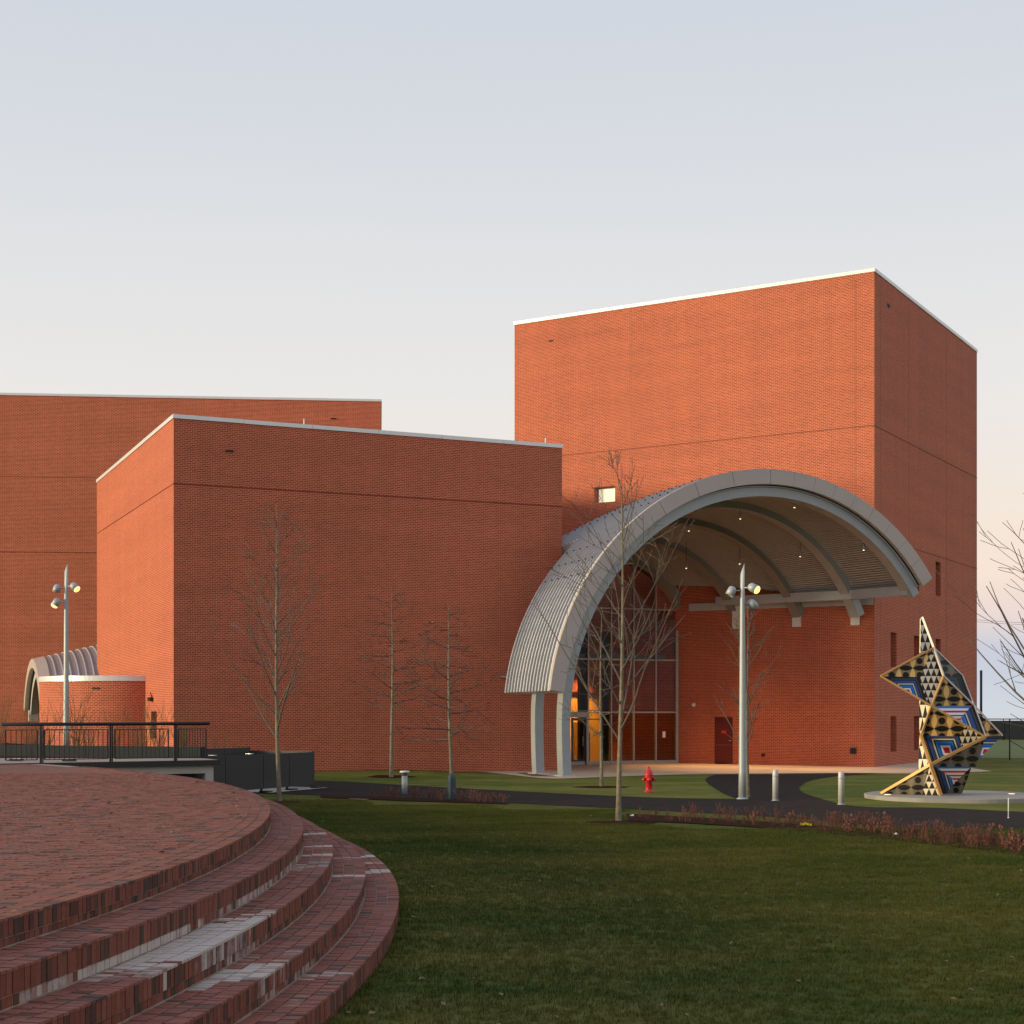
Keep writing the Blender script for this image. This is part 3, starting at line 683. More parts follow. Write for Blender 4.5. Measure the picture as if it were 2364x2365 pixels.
# bottom edge on the left and on the right
for j in range(NAa):
    for t in (tL, 1.0):
        e = a_end(t) if t > 0 else 4.35
        a0, a1 = AF+(e-AF)*j/NAa, AF+(e-AF)*(j+1)/NAa
        roof.quad(P3(a0, t, .45), P3(a1, t, .45), P3(a1, t, 1.04), P3(a0, t, 1.04))
roof.local(KI).build('roof', M['zinc'], can)
a = .15
while a < 11.6:                                      # standing seams
    b = MB()
    for i in range(0, NT, 2):
        t0, t1 = ts[i], ts[i+2]
        if a_end(t0) < a+.03 or a_end(t1) < a+.03: continue
        q = lambda t, d, o: P3(a+d, t, o)
        b.quad(q(t0, -.035, 1.03), q(t1, -.035, 1.03), q(t1, -.02, 1.12), q(t0, -.02, 1.12))
        b.quad(q(t0, -.02, 1.12), q(t1, -.02, 1.12), q(t1, .02, 1.12), q(t0, .02, 1.12))
        b.quad(q(t0, .02, 1.12), q(t1, .02, 1.12), q(t1, .035, 1.03), q(t0, .035, 1.03))
    if b.f: b.local(KI).build('roof_seam', M['zincseam_shaded'], can)
    a += .30
sg = MB()                                            # small snow guards clamped to the seams
for r_, t in enumerate((-.62, -.57, -.52, -.36, -.31, -.26, -.21)):
    a = .15+.3*(r_ % 2)
    while a < 8:
        if a_end(t) > a+.1: p = P3(a, t, 1.13); sg.box(p, (.06, .06, .05))
        a += .6
sg.local(KI).build('snow_guards', M['dark'], can, kind='stuff')
sf = MB(); ns = 130                                  # ribbed steel deck seen from below
zz = []
for i in range(ns*4+1):
    t = tL + (1-tL)*i/(ns*4); zz.append((t, .60 if i % 4 == 0 else .34))
for i in range(len(zz)-1):
    (t0, o0), (t1, o1) = zz[i], zz[i+1]
    e0 = min(a_end(t0), a_end(t1))
    for j in range(5):
        f = lambda j: .02+(e0-.02)*j/5
        sf.quad(P3(f(j), t0, o0), P3(f(j+1), t0, o0), P3(f(j+1), t1, o1), P3(f(j), t1, o1))
sf.local(KI).build('soffit_deck', M['soffit'], can)
# fascia panels along the front edge
nf = 17; tf0, tf1 = tL, 1.0
for i in range(nf):
    b = MB(); sub = 6; g0 = tf0+(tf1+.004-tf0)*i/nf + .0006; g1 = tf0+(tf1+.004-tf0)*(i+1)/nf - .0006
    for k in range(sub):
        t0, t1 = g0+(g1-g0)*k/sub, g0+(g1-g0)*(k+1)/sub
        P = lambda a, t, o: P3(a, t, o)
        A, B_ = -.30, AF-.003
        b.hexa([P(A, t0, .47), P(B_, t0, .47), P(B_, t1, .47), P(A, t1, .47), P(A, t0, 1.10), P(B_, t0, 1.10), P(B_, t1, 1.10), P(A, t1, 1.10)])
    b.local(KI).build('fascia_panel', M['fascia'], can)
b = MB()                                             # dark reveal and trim behind the fascia
for i in range(NT):
    t0, t1 = ts[i], ts[i+1]
    b.hexa([P3(-.02, t0, .45), P3(.06, t0, .45), P3(.06, t1, .45), P3(-.02, t1, .45), P3(-.02, t0, .60), P3(.06, t0, .60), P3(.06, t1, .60), P3(-.02, t1, .60)])
b.local(KI).build('edge_reveal', M['gap'], can)
b = MB()
for i in range(NT):
    t0, t1 = ts[i], ts[i+1]
    b.hexa([P3(-.06, t0, .392), P3(.0, t0, .392), P3(.0, t1, .392), P3(-.06, t1, .392), P3(-.06, t0, .435), P3(.0, t0, .435), P3(.0, t1, .435), P3(-.06, t1, .435)])
b.local(KI).build('edge_trim', M['steel_lt'], can)
def rib(ac, w, t0, t1, zend, leg=None, m='steel', flange=True, aleft=None):
    b = MB(); n = 60; ar = ac; ac = ac if aleft is None else aleft; a0, a1 = ac-w/2, ac+w/2
    def seg(Q0, Q1): b.hexa([Q0[0], Q0[1], Q1[1], Q1[0], Q0[2], Q0[3], Q1[3], Q1[2]])
    def ring(t, lo, hi, b0, b1):
        d = (ar-ac)*(t+1)/2; b0 += d; b1 += d
        return [P3(b0, t, lo, zend), P3(b1, t, lo, zend), P3(b0, t, hi, zend), P3(b1, t, hi, zend)]
    for i in range(n):
        ta, tb = t0+(t1-t0)*i/n, t0+(t1-t0)*(i+1)/n
        if flange:
            for lo, hi, b0, b1 in ((0, .045, a0, a1), (.045, .345, ac-w*.30, ac+w*.30), (.345, .385, a0, a1)):
                seg(ring(ta, lo, hi, b0, b1), ring(tb, lo, hi, b0, b1))
        else: seg(ring(ta, 0, .38, a0, a1), ring(tb, 0, .38, a0, a1))
    if leg:
        z = ZB; steps = 8
        for i in range(steps):
            za, zb_ = ZB*(1-i/steps), ZB*(1-(i+1)/steps)
            bow = lambda zz: SL + .10*((ZB-zz)/ZB)**2 * (1 if zz < ZB else 0) - .05
            bow = lambda zz: SL + .06*((ZB-zz)/ZB)**2
            R_ = lambda zz: [pt(bow(zz), a0, zz), pt(bow(zz), a1, zz), pt(bow(zz)-.38, a0, zz), pt(bow(zz)-.38, a1, zz)]
            seg(R_(za), R_(zb_))
        bp = MB(); bp.box(pt(SL-.14, ac, .035), (.62, .72, .03), (ld1, ld2, Z))
    o = b.local(KI).build('rib', M[m], can)
    if leg: bp.local(KI).build('base_plate', M['steel_lt'], o)
    return o
rib(.25, .50, -1, 1.0, 7.66, True, 'steel', False)
rib(3.65, .42, -1, 1.0, 6.95, True, 'steel', False, 2.75)
for ac in (6.25, 9.0, 11.45):
    tl = t_left(5.0, ac, 0)
    # the left foot dies into the side wall of the front block
    lo, hi = -1.0, 0.0
    for _ in range(40):
        m_ = (lo+hi)/2
        if prof(ac, m_)[0] < 2.8: lo = m_
        else: hi = m_
    rib(ac, .36, lo, 1.0, 7.05, False, 'steel_shaded')
for ac in (3.75, 6.3, 8.95):                          # end plates on the tower wall
    s_, z_ = prof(ac, 1.0, .1, 7.05); e = pt(s_, ac); p = WC+td1*((e-WC).dot(td1)+.02)+Z*7.15+wn_*.05
    b = MB(); b.box(p, (.42, .10, 1.08), (td1, wn_, Z)); b.local(KI).build('bracket_plate', M['white'], can)
eb = MB(); prev = None                               # eave beam along the low right edge
for i in range(13):
    a = .2+(9.6-.2)*i/12; s, z = prof(a, 1.0, .2); s = min(s, 17.67-(a-3.31)/1.408-.1); p = pt(s-.05, a, 7.97)
    if prev is not None: eb.bar(prev, p, .30, .42)
    prev = p
eb.local(KI).build('eave_beam', M['steel_lt'], can)
b = MB()                                             # closing panel between eave and wall
for i in range(10):
    u0, u1 = .05+i*.93, .05+(i+1)*.93-.012
    b.box(WC+td1*((u0+u1)/2)+wn_*.04+Z*7.72, (u1-u0, .08, .36), (td1, wn_, Z))
b.local(KI).build('wall_flashing', M['steel_lt'], can)
# pendant lights hanging under the canopy
pend_px = [(1598, 1226, 1.4), (1577, 1312, 5), (1708, 1198, 1.8), (1840, 1162, .9), (1709, 1302, 5.0), (1852, 1285, 2.2), (2000, 1270, 1.2)]
pend_lab = ['small pendant light below the crown, left of the front tree top', 'pendant light deepest in the vault, left of the bright lamp', 'pendant light between the two middle ribs near the crown',
            'pendant light highest under the crown near the front edge', 'pendant light just above the lamp post tip', 'long pendant light in the middle bay, right of the lamp flare', 'long pendant light nearest the low right end of the canopy']
for (px, py, ad), lb in zip(pend_px, pend_lab):
    best = None
    for ai in range(36):
        for k in range(160):
            p = P3(.7+ai*.22, -.6+1.55*k/159, .34)
            if abs(CX+F*p.x/p.y-px) > 9: continue
            d = abs(p.z-(EYE-(py-HZ)/F*p.y)-.75)
            if best is None or d < best[0]: best = (d, p)
    top_ = best[1]; tipz = min(EYE-(py-HZ)/F*top_.y, top_.z-.45)
    o = empty('pendant_light', (top_.x, top_.y, tipz), label=lb, cat='lamp', group='pendant lights under the canopy')
    b = MB(); b.tube([(0, 0, .25), (0, 0, top_.z-tipz)], .012, 6); b.build('rod', M['dark'], o)
    b = MB(); b.lathe([(.045, 0), (.06, .05), (.06, .25), (.02, .28)], n=10); b.build('shade', M['galv'], o)
    b = MB(); b.lathe([(.0, -.03), (.03, -.025), (.043, -.002)], n=10); b.build('bulb', M['pend'], o)
    L = bpy.data.lights.new('pendant_lamp', 'SPOT'); L.energy = 1700; L.color = (1, .52, .18); L.spot_size = R(50); L.spot_blend = .9; L.shadow_soft_size = .05
    lo = bpy.data.objects.new('pendant_lamp', L); col.objects.link(lo); lo.parent = o; lo.location = (0, 0, -.06)
# ------------------------------------------------------------------ glazed entrance and lobby
ent = empty('glazed_entrance', tuple(pt(7, 11.4)), label='tall glass entrance wall with grey mullions and lit ochre lobby', cat='entrance'); EI = inv(ent)
AG = 11.4; gn = ln; go = pt(0, AG)
def on_g(px, py): p = hit(go, gn, px, py); return (p-go).dot(ld1), p.z
ms = [on_g(x, 1600)[0] for x in (1304, 1357, 1410, 1462, 1513)]; s_end = 11.80; ms = [2.85] + ms + [s_end]
hz_ = [.10, on_g(1480, 1645)[1], on_g(1480, 1524)[1], on_g(1480, 1407)[1]]
def gtop(s):
    best = 0
    for k in range(200):
        t = -1+2*k/199; ss, z = prof(AG, t, .3, 5.6)
        if best == 0 or abs(ss-s) < best[0]: best = (abs(ss-s), z)
    return best[1]
for i, s in enumerate(ms):
    b = MB(); zt = gtop(s) if s < s_end-.1 else 6.6; b.box(pt(s, AG, zt/2), (.07 if 0 < i < len(ms)-1 else .14, .16, zt), (ld1, ld2, Z)); b.local(EI).build('mullion', M['mull'], ent)
for z in hz_:
    b = MB(); b.box(pt((ms[0]+s_end)/2, AG, z), (s_end-ms[0]-.1, .12, .07 if z > .2 else .16), (ld1, ld2, Z)); b.local(EI).build('transom', M['mull'], ent)
for i in range(len(ms)-1):
    for j in range(4):
        z0 = hz_[j]+.05; z1 = hz_[j+1]-.04 if j < 3 else None
        if i == 0 or (i == 1 and j == 0): 
            if i == 1: continue
        s0, s1 = ms[i]+.04, ms[i+1]-.04
        if z1: P = [pt(s0, AG, z0), pt(s1, AG, z0), pt(s1, AG, z1), pt(s0, AG, z1)]
        else:
            k = 6; P = [pt(s0, AG, z0), pt(s1, AG, z0)] + [pt(s1+(s0-s1)*q/k, AG, max(z0+.05, gtop(s1+(s0-s1)*q/k))) for q in range(k+1)]
            if i == len(ms)-2: P = [pt(s0, AG, z0), pt(s1, AG, z0), pt(s1, AG, z0+.05), pt(s0, AG, max(z0+.1, gtop(s0)))] if z0 < 6.4 else None
        if not P: continue
        b = MB(); b.poly(P); b.local(EI).build('pane', M['glass'], ent)
# spandrel beam at the upper floor, ceilings, floor
zb2 = on_g(1480, 1518)[1]
def lobby_box(name, m, s0, s1, a0, a1, z0, z1, **k):
    b = MB(); b.box(pt((s0+s1)/2, (a0+a1)/2, (z0+z1)/2), (s1-s0, a1-a0, z1-z0), (ld1, ld2, Z)); return b.local(EI).build(name, m, ent, **k)
lobby_box('floor_beam', M['mull'], 2.85, 11.3, AG+.15, AG+.45, zb2-.13, zb2+.14)
lobby_box('upper_floor', M['lobby_ceiling'], 2.85, 9.6, AG+.46, 15.0, zb2+.0, zb2+.16)
lobby_box('lobby_floor', M['lobby_floor'], 2.85, 11.4, AG+.1, 15.0, .0, .035)
lobby_box('lobby_wall', M['ochre'], 2.85, 9.72, 14.35, 14.5, .04, zb2-.01)
lobby_box('upper_wall', M['ochre'], 2.85, 9.5, 14.2, 14.34, zb2+.17, zb2+1.25)
lobby_box('brick_band', M['brick'], 2.85, 9.6, 14.1, 14.33, 3.55, 4.55)
lobby_box('lobby_ceiling', M['lobby_ceiling'], 2.85, 9.7, AG+.5, 14.3, zb2+1.27, zb2+1.35)
for px, w in ((1352, .34), (1405, .30)):
    s = on_g(px, 1650)[0]; lobby_box('column', M['gap'], s-w/2, s+w/2, AG+.25, AG+.55, .04, zb2+1.2)
s = on_g(1384, 1700)[0]; lobby_box('display_stand', M['gap'], s-.14, s+.14, 12.7, 12.9, .04, 1.55)
s = on_g(1381, 1687)[0]; lobby_box('exit_sign', M['exit'], s-.20, s+.24, 12.9, 12.95, 1.75, 1.9)
s = on_g(1366, 1710)[0]; lobby_box('wall_phone', M['gap'], s-.05, s+.05, 14.25, 14.34, 1.0, 1.4)
s = on_g(1532, 1696)[0]; b = MB(); p = pt(s, AG-.03, on_g(1532, 1696)[1]); b.box(p, (.16, .02, .30), (ld1, ld2, Z)); b.local(EI).build('door_notice', M['white'], ent)
# entrance doors in the left bay
s0, s1 = ms[1]-.55, ms[2]-.05; zd = hz_[1]-.28
b = MB(); b.box(pt((s0+s1)/2, AG-.05, zd+.16), (s1-s0, .24, .24), (ld1, ld2, Z)); b.box(pt(s1-.05, AG-.05, zd/2), (.10, .24, zd+.08), (ld1, ld2, Z)); b.local(EI).build('door_frame', M['mull'], ent)
for k in range(2):
    q0 = s0+(s1-s0)*k/2+.02; q1 = s0+(s1-s0)*(k+1)/2-.04-.05*k
    b = MB()
    for q in (q0+.05, q1-.05): b.box(pt(q, AG-.02, zd/2+.03), (.10, .06, zd-.02), (ld1, ld2, Z))
    for z in (.15, zd-.06): b.box(pt((q0+q1)/2, AG-.02, z), (q1-q0-.2, .06, .2 if z < 1 else .12), (ld1, ld2, Z))
    d_ = b.local(EI).build('door', M['dark'], ent)
    b = MB(); b.box(pt((q0+q1)/2, AG-.02, zd/2), (q1-q0-.2, .015, zd-.4), (ld1, ld2, Z)); b.local(EI).build('door_pane', M['glass'], d_)
    b = MB(); b.tube([pt(q1-.16, AG-.08, .9), pt(q1-.16, AG-.08, 1.4)], .015, 6); b.local(EI).build('door_handle', M['galv'], d_)
def area(name, p, size, energy, c, parent=None, rot=(0, 0, 0)):
    L = bpy.data.lights.new(name, 'AREA'); L.energy = energy; L.color = c; L.size = size; o = bpy.data.objects.new(name, L); col.objects.link(o); o.location = p; o.rotation_euler = rot; return o
M['ceil_light'] = mat('ceiling_light', (1, .9, .7), .4, emit=(1, .72, .35), estr=6)
for s in (4.2, 5.6, 7.4, 9.0):
    lobby_box('ceiling_light', M['ceil_light'], s-.18, s+.18, 12.6, 12.9, zb2-.05, zb2-.015)
def washer(s_, a_, z_, s2, a2, z2, e, ang=64):
    L = bpy.data.lights.new('wall_washer', 'SPOT'); L.energy = e; L.color = (1, .62, .20); L.spot_size = R(ang); L.spot_blend = .7; L.shadow_soft_size = .15
    lo = bpy.data.objects.new('wall_washer', L); col.objects.link(lo); lo.location = pt(s_, a_, z_); lo.rotation_euler = (pt(s_, a_, z_)-pt(s2, a2, z2)).to_track_quat('Z', 'Y').to_euler()
for s_ in (4.2, 6.0, 7.8): washer(s_, 12.75, zb2-.06, s_-.2, 14.35, 1.5, 1500)
for s_ in (4.5, 6.6): washer(s_, 12.75, zb2+1.2, s_, 14.3, zb2+.6, 330, 80)
# ------------------------------------------------------------------ small canopy at the left
sc2 = empty('small_canopy', (-24, 78, 0), label='small curved zinc canopy behind the low curved wall', cat='canopy'); SI = inv(sc2)
AX = Vector((.93, .366, 0)); AN = Vector((.366, -.93, 0)); C2 = Vector((-24.75, 81.3, 0))
def q2(t, ax, r): # t angle over the vault
    return C2 + AX*ax + AN*(r*1.18*math.cos(t)*5.6/4.4) + Z*(1.0+.24*ax + r*math.sin(t)*1.02)
b = MB(); n = 40; t0_, t1_ = R(20), R(155); RR = 4.35
for i in range(n):
    a, e = t0_+(t1_-t0_)*i/n, t0_+(t1_-t0_)*(i+1)/n
    for j in range(6): b.quad(q2(a, j*.9, RR), q2(a, (j+1)*.9, RR), q2(e, (j+1)*.9, RR), q2(e, j*.9, RR), smooth=True)
    b.quad(q2(a, .05, RR-.5), q2(e, .05, RR-.5), q2(e, 5.4, RR-.5), q2(a, 5.4, RR-.5), smooth=True)
b.local(SI).build('roof', M['zinc_dk'], sc2)
for k in range(12):
    b = MB(); ax = .3+k*.36
    for i in range(n):
        a, e = t0_+(t1_-t0_)*i/n, t0_+(t1_-t0_)*(i+1)/n
        b.hexa([q2(a, ax-.025, RR), q2(a, ax+.025, RR), q2(e, ax+.025, RR), q2(e, ax-.025, RR), q2(a, ax-.025, RR+.04), q2(a, ax+.025, RR+.04), q2(e, ax+.025, RR+.04), q2(e, ax-.025, RR+.04)])
    b.local(SI).build('roof_seam', M['seam_lt'], sc2)
for nm, m, a0, a1, r0, r1 in (('fascia', 'fascia', -.55, 0, RR-.42, RR+.04), ('edge_reveal', 'gap', -.30, 0, RR-.52, RR-.43), ('rib', 'steel_lt', -.25, .15, RR-.90, RR-.53)):
    b = MB()
    for i in range(n):
        a, e = t0_+(t1_-t0_)*i/n, t0_+(t1_-t0_)*(i+1)/n
        b.hexa([q2(a, a0, r0), q2(a, a1, r0), q2(e, a1, r0), q2(e, a0, r0), q2(a, a0, r1), q2(a, a1, r1), q2(e, a1, r1), q2(e, a0, r1)])
    b.local(SI).build(nm, M[m], sc2)
e = q2(t1_, -.1, RR-.7); b = MB(); b.box(e+Z*-.2, (.5, .3, .6), (AX, AN, Z)); b.local(SI).build('bracket_plate', M['white'], sc2)
# ------------------------------------------------------------------ bridge deck, railing, planter
dz = 1.222
fa, fb = at_z(94, 1763, dz), at_z(483, 1756.3, dz); fd = (fb-fa).normalized(); fnv = Vector((fd.y, -fd.x, 0))
pa, pb = at_z(-60, 1744.5, dz), at_z(470, 1752, dz)
deck = empty('bridge_deck', tuple(fa), kind='structure', label='pale concrete walkway behind the black railing'); DI = inv(deck)
b = MB(); L0 = fa-fd*12; L1 = fb+fd*.3
b.hexa([L0-Z*.05, L1-Z*.05, pb-Z*.05, pa-fd*6-Z*.05, L0+Z*.012, L1+Z*.012, pb+Z*.012, pa-fd*6+Z*.012]); b.local(DI).build('deck_slab', M['deckc'], deck)
b = MB(); b.box((L0+L1)/2+fnv*.04-Z*.06, ((L1-L0).length, .08, .15), (fd, fnv, Z)); b.local(DI).build('edge_beam', M['dark'], deck)
ab = empty('concrete_abutment', tuple(fb), label='pale concrete frame with a dark opening below the walkway', cat='wall'); AI = inv(ab)
b = MB(); W = 6.2
b.box(fb-fd*(W/2-.15)-fnv*.22-Z*.25, (W, .3, .22), (fd, fnv, Z)); b.local(AI).build('lintel', M['conc'], ab)
b = MB(); b.box(fb+fd*.03-fnv*.22-Z*.78, (.24, .3, .84), (fd, fnv, Z)); b.local(AI).build('pier', M['conc'], ab)
b = MB(); b.box(fb-fd*(W/2)-fnv*1.2-Z*.8, (W, .2, .8), (fd, fnv, Z)); b.local(AI).build('back_wall', M['gap'], ab)
rl = empty('black_railing', tuple(fa), label='black metal railing with thin balusters along the walkway', cat='railing'); LI2 = inv(rl)
def ralong(px): 
    r = ray(px, HZ); den = (fnv.x*r.x+fnv.y*r.y); t = (fa.x*fnv.x+fa.y*fnv.y)/den; p = Vector((r.x*t, r.y*t, dz)); return (p-fa).dot(fd)
zr = dz+1.06
b = MB(); A_, B_ = fa+fd*ralong(3)+Z*1.05, fa+fd*ralong(483)+Z*1.05; b.tube([A_, B_], .048, 10); b.local(LI2).build('top_rail', M['rail'], rl)
x0 = [p/3.862 for p in (365, 985, 1560)]
for x in x0:
    b = MB(); b.box(fa+fd*ralong(x)+Z*.5-fnv*.02, (.05, .06, 1.02), (fd, fnv, Z)); b.local(LI2).build('post', M['rail'], rl)
    b = MB(); b.box(fa+fd*ralong(x+7)+Z*.5+fnv*-.12, (.03, .035, 1.02), (fd, fnv, Z)); b.local(LI2).build('post', M['rail'], rl)
panels = [(50, 330, 7), (398, 960, 14), (1025, 1500, 13), (1590, 1835, 11)]
for u0, u1, n in panels:
    s0, s1 = ralong(u0/3.862), ralong(u1/3.862)
    for z in (.90, .10):
        b = MB(); b.box(fa+fd*((s0+s1)/2)+Z*z, (s1-s0, .022, .022), (fd, fnv, Z)); b.local(LI2).build('panel_bar', M['rail'], rl)
    for i in range(n):
        s = s0+(s1-s0)*i/(n-1); w = .034 if i in (0, n-1) else .016
        b = MB(); b.box(fa+fd*s+Z*.5, (w, w, .80), (fd, fnv, Z)); b.local(LI2).build('baluster', M['rail'], rl)
# planter wall behind the walkway
pw = empty('planter_wall', tuple(pa), label='dark grey low planter wall behind the black railing', cat='wall'); PI_ = inv(pw)
pdv = (pb-pa).normalized(); pnv = Vector((pdv.y, -pdv.x, 0)); Lp = (pb-pa).length-.1
b = MB(); n = 6
for i in range(n):
    b = MB(); w = (Lp+4)/n; b.box(pa-pdv*4+pdv*(w*(i+.5))-pnv*.16+Z*.17, (w-.012, .3, .34), (pdv, pnv, Z)); b.local(PI_).build('wall_panel', M['planter'], pw)
soil_poly = [pa-pdv*4-pnv*.3, pa+pdv*Lp-pnv*.3, Vector((-11.6, 60.0, 0)), Vector((-15, 66, 0)), Vector((-30, 80, 0)), Vector((-36, 60, 0))]
b = MB(); b.poly([(p.x, p.y, 1.05) for p in soil_poly]); b.build('planter_soil', M['soil'], kind='structure', label='bare planting bed behind the grey planter wall')
for px, py in ((160, 1758), (38, 1757)):
    p = at_z(px, py, dz+.02)
    o = empty('deck_light', tuple(p), label='flat light fitting lying on the walkway ' + ('near the middle of the railing' if px > 100 else 'at the left end of the railing'), cat='lamp')
    b = MB(); b.box((0, 0, .03), (.34, .22, .05)); b.build('housing', M['dark'], o)
    b = MB(); b.box((.02, 0, .062), (.22, .14, .012)); b.build('lens', M['coping'], o)
# ------------------------------------------------------------------ charcoal screen enclosure
f1, f2 = gnd(607, 1831), gnd(725, 1821); ed = (f2-f1); ed.z = 0; ed.normalize(); en = Vector((ed.y, -ed.x, 0)); en = en if en.y < 0 else -en
scx = empty('screen_enclosure', tuple(f2), label='charcoal panel screen enclosure beside the terrace', cat='screen'); XI = inv(scx)
def along(px):
    r = ray(px, HZ); t = (f2.x*en.x+f2.y*en.y)/(en.x*r.x+en.y*r.y); p = Vector((r.x*t, r.y*t, 0)); return (p-f2).dot(ed)
sx = [along(px) for px in (470, 519, 607, 666.5, 725)]
for i in range(4):
    b = MB(); w = sx[i+1]-sx[i]; b.box(f2+ed*((sx[i]+sx[i+1])/2)+Z*(.13+.555-f2.z+.0), (w-.025, .05, 1.11), (ed, en, Z)); b.local(XI).build('panel', M['screen'], scx)
    b = MB(); b.box(f2+ed*sx[i+1]-en*.06+Z*.6, (.06, .06, 1.2), (ed, en, Z)); p_ = b.local(XI).build('post', M['dark'], scx)
    b = MB(); b.box(f2+ed*(sx[i+1]-.02)+en*.12+Z*.045, (.34, .3, .05), (ed, en, Z)); b.local(XI).build('foot', M['dark'], p_)
dep = 2.6
for i in range(4):
    b = MB(); w = sx[i+1]-sx[i]; b.box(f2+ed*((sx[i]+sx[i+1])/2)-en*dep+Z*.70, (w-.02, .05, 1.34), (ed, en, Z)); b.local(XI).build('panel', M['screen'], scx)
for i in range(2):
    b = MB(); b.box(f2+ed*.0-en*(dep*(i+.5)/2+.05)+Z*.68, (.05, dep/2-.04, 1.15), (ed, en, Z)); b.local(XI).build('panel', M['screen'], scx)
for px in (497, 582):
    b = MB(); b.box(f2+ed*along(px)-en*.1+Z*1.27, (.16, .2, .02), (ed, en, Z)); b.local(XI).build('latch', M['coping'], scx)
sheet('concrete_pad', [tuple((f2+ed*s+en*d)[:2]) for s, d in ((-3.2, .45), (.25, .40), (.35, -3), (-3.2, -3))], .03, M['conc'], 'pale concrete pad under the charcoal screen')
sheet('lawn_cover_slab', G((803, 1845.5), (840, 1848), (880, 1845.5), (845, 1842.5)), .02, M['conc'], 'flat pale slab lying in the lawn', kind='structure')
# ------------------------------------------------------------------ lamp posts
def lamp_post(base, h, r0, r1, heads, label):
    o = empty('lamp_post', tuple(base), label=label, cat='lamp post', group='tall path lamp posts')
    b = MB(); n = 14; pts = [(0, 0, h*k/8) for k in range(9)]; b.tube(pts, [r0+(r1-r0)*k/8 for k in range(9)], n)
    # slanted tip
    m = len(b.v)
    for k in range(8*n, 9*n):
        x, y, z = b.v[k]; b.v[k] = (x, y, z + (x/r1)*.17+.1)
    b.build('pole', M['galv'], o)
    b = MB(); b.lathe([(r0+.06, 0), (r0+.06, .03), (r0+.015, .06)], n=16); b.build('base_flange', M['galv'], o)
    for ang, z, tilt, lit in heads:
        d = Vector((math.cos(ang), math.sin(ang), 0)); aim = (d*math.sin(tilt) - Z*math.cos(tilt)).normalized()
        a0 = d*r1*.8+Z*z; c = d*(r1+.26)+Z*z
        b = MB(); b.tube([a0, d*(r1+.10)+Z*z, c], [.024, .02, .026], 8); arm = b.build('arm', M['galv'], o)
        b = MB(); b.lathe([(.02, -.13), (.07, -.12), (.115, -.07), (.13, 0), (.135, .16), (.125, .16), (.12, .10)], c=c, axis=aim, n=18); hd = b.build('lamp_head', M['galv'], o)
        b = MB(); b.lathe([(.0, .098), (.119, .10), (.128, .15), (.118, .20), (.07, .235), (.0, .245)] if lit else [(.0, .098), (.119, .10), (.119, .112), (.0, .115)], c=c, axis=aim, n=16); b.build('lens', M[{0: 'lamp_off', 1: 'lamp_on', 2: 'lamp_soft'}[lit]], hd)
        if lit:
            L = bpy.data.lights.new('lamp_light', 'SPOT'); L.energy = 300 if lit == 1 else 140; L.color = (1, .60, .25); L.spot_size = R(130); L.spot_blend = .6; L.shadow_soft_size = .1
            lo = bpy.data.objects.new('lamp_light', L); col.objects.link(lo); lo.parent = o; lo.location = c+aim*.30; lo.rotation_euler = (-aim).to_track_quat('Z', 'Y').to_euler()
    return o
rb_ = gnd(1714, 1846)
lamp_post(rb_, 6.75, .118, .062, [(R(183), 6.20, R(25), 0), (R(-35), 6.28, R(62), 1), (R(20), 5.82, R(40), 0)], 'tall grey lamp post with one bright head, in front of the canopy')
lb_ = at_Y(153, 1700, 55.0); lb_.z = 1.06
lamp_post(lb_, at_Y(153, 1312, 55).z-1.16, .115, .062, [(R(185), at_Y(0, 1358, 55).z-1.06, R(15), 0), (R(-20), at_Y(0, 1358, 55).z-1.0, R(48), 1), (R(200), at_Y(0, 1390, 55).z-1.06, R(30), 2)], 'tall grey lamp post standing behind the black railing')
# ------------------------------------------------------------------ hydrant, bollards, path light
h = gnd(1498, 1830); o = empty('fire_hydrant', tuple(h), label='red fire hydrant on the grass between path and entrance', cat='hydrant')
b = MB(); b.lathe([(.17, 0), (.17, .045), (.115, .055), (.112, .10), (.105, .46), (.14, .47), (.145, .52), (.11, .53)], n=20); b.build('barrel', M['red'], o)
b = MB(); b.lathe([(.135, .53), (.15, .545), (.145, .57), (.125, .65), (.08, .72), (.045, .75), (.04, .76), (.03, .83), (.0, .835)], n=20); b.build('bonnet', M['red'], o)
for ang, r_ in ((180, .055), (0, .055), (270, .075)):
    d = Vector((math.cos(R(ang)), math.sin(R(ang)), 0)); b = MB(); b.lathe([(r_*.8, .06), (r_*.85, .14), (r_*1.15, .145), (r_*1.15, .19), (r_*.4, .2), (r_*.38, .23)], c=(0, 0, .42), axis=d, n=12); b.build('outlet', M['red'], o)
b = MB(); b.tube([(.15, -.05, .40), (.16, -.1, .32), (.08, -.15, .30), (.0, -.16, .38)], .008, 5); b.build('chain', M['chain'], o)
b = MB()
for k in range(8):
    a = 2*math.pi*k/8; b.lathe([(.014, .045), (.014, .065)], c=(.145*math.cos(a), .145*math.sin(a), 0), n=6)
b.build('flange_bolts', M['chain'], o)
def bollard(px, py, hgt, label):
    p = gnd(px, py); o = empty('bollard', tuple(p), label=label, cat='bollard', group='pale bollards on the path')
    b = MB(); b.lathe([(.085, 0), (.085, hgt-.10), (.08, hgt-.01), (.07, hgt)], n=18); b.build('post', M['bollard'], o)
    b = MB(); b.lathe([(.088, hgt-.20), (.090, hgt-.19), (.090, hgt-.165), (.088, hgt-.155)], n=18); b.build('band', M['galv'], o)
    b = MB(); b.lathe([(.11, .012), (.11, .03), (.087, .04)], n=18); b.build('collar', M['galv'], o)
bollard(1790, 1850, .91, 'pale metal bollard on the asphalt, nearer the lamp post'); bollard(1942, 1859, .93, 'pale metal bollard nearer the patterned sculpture')
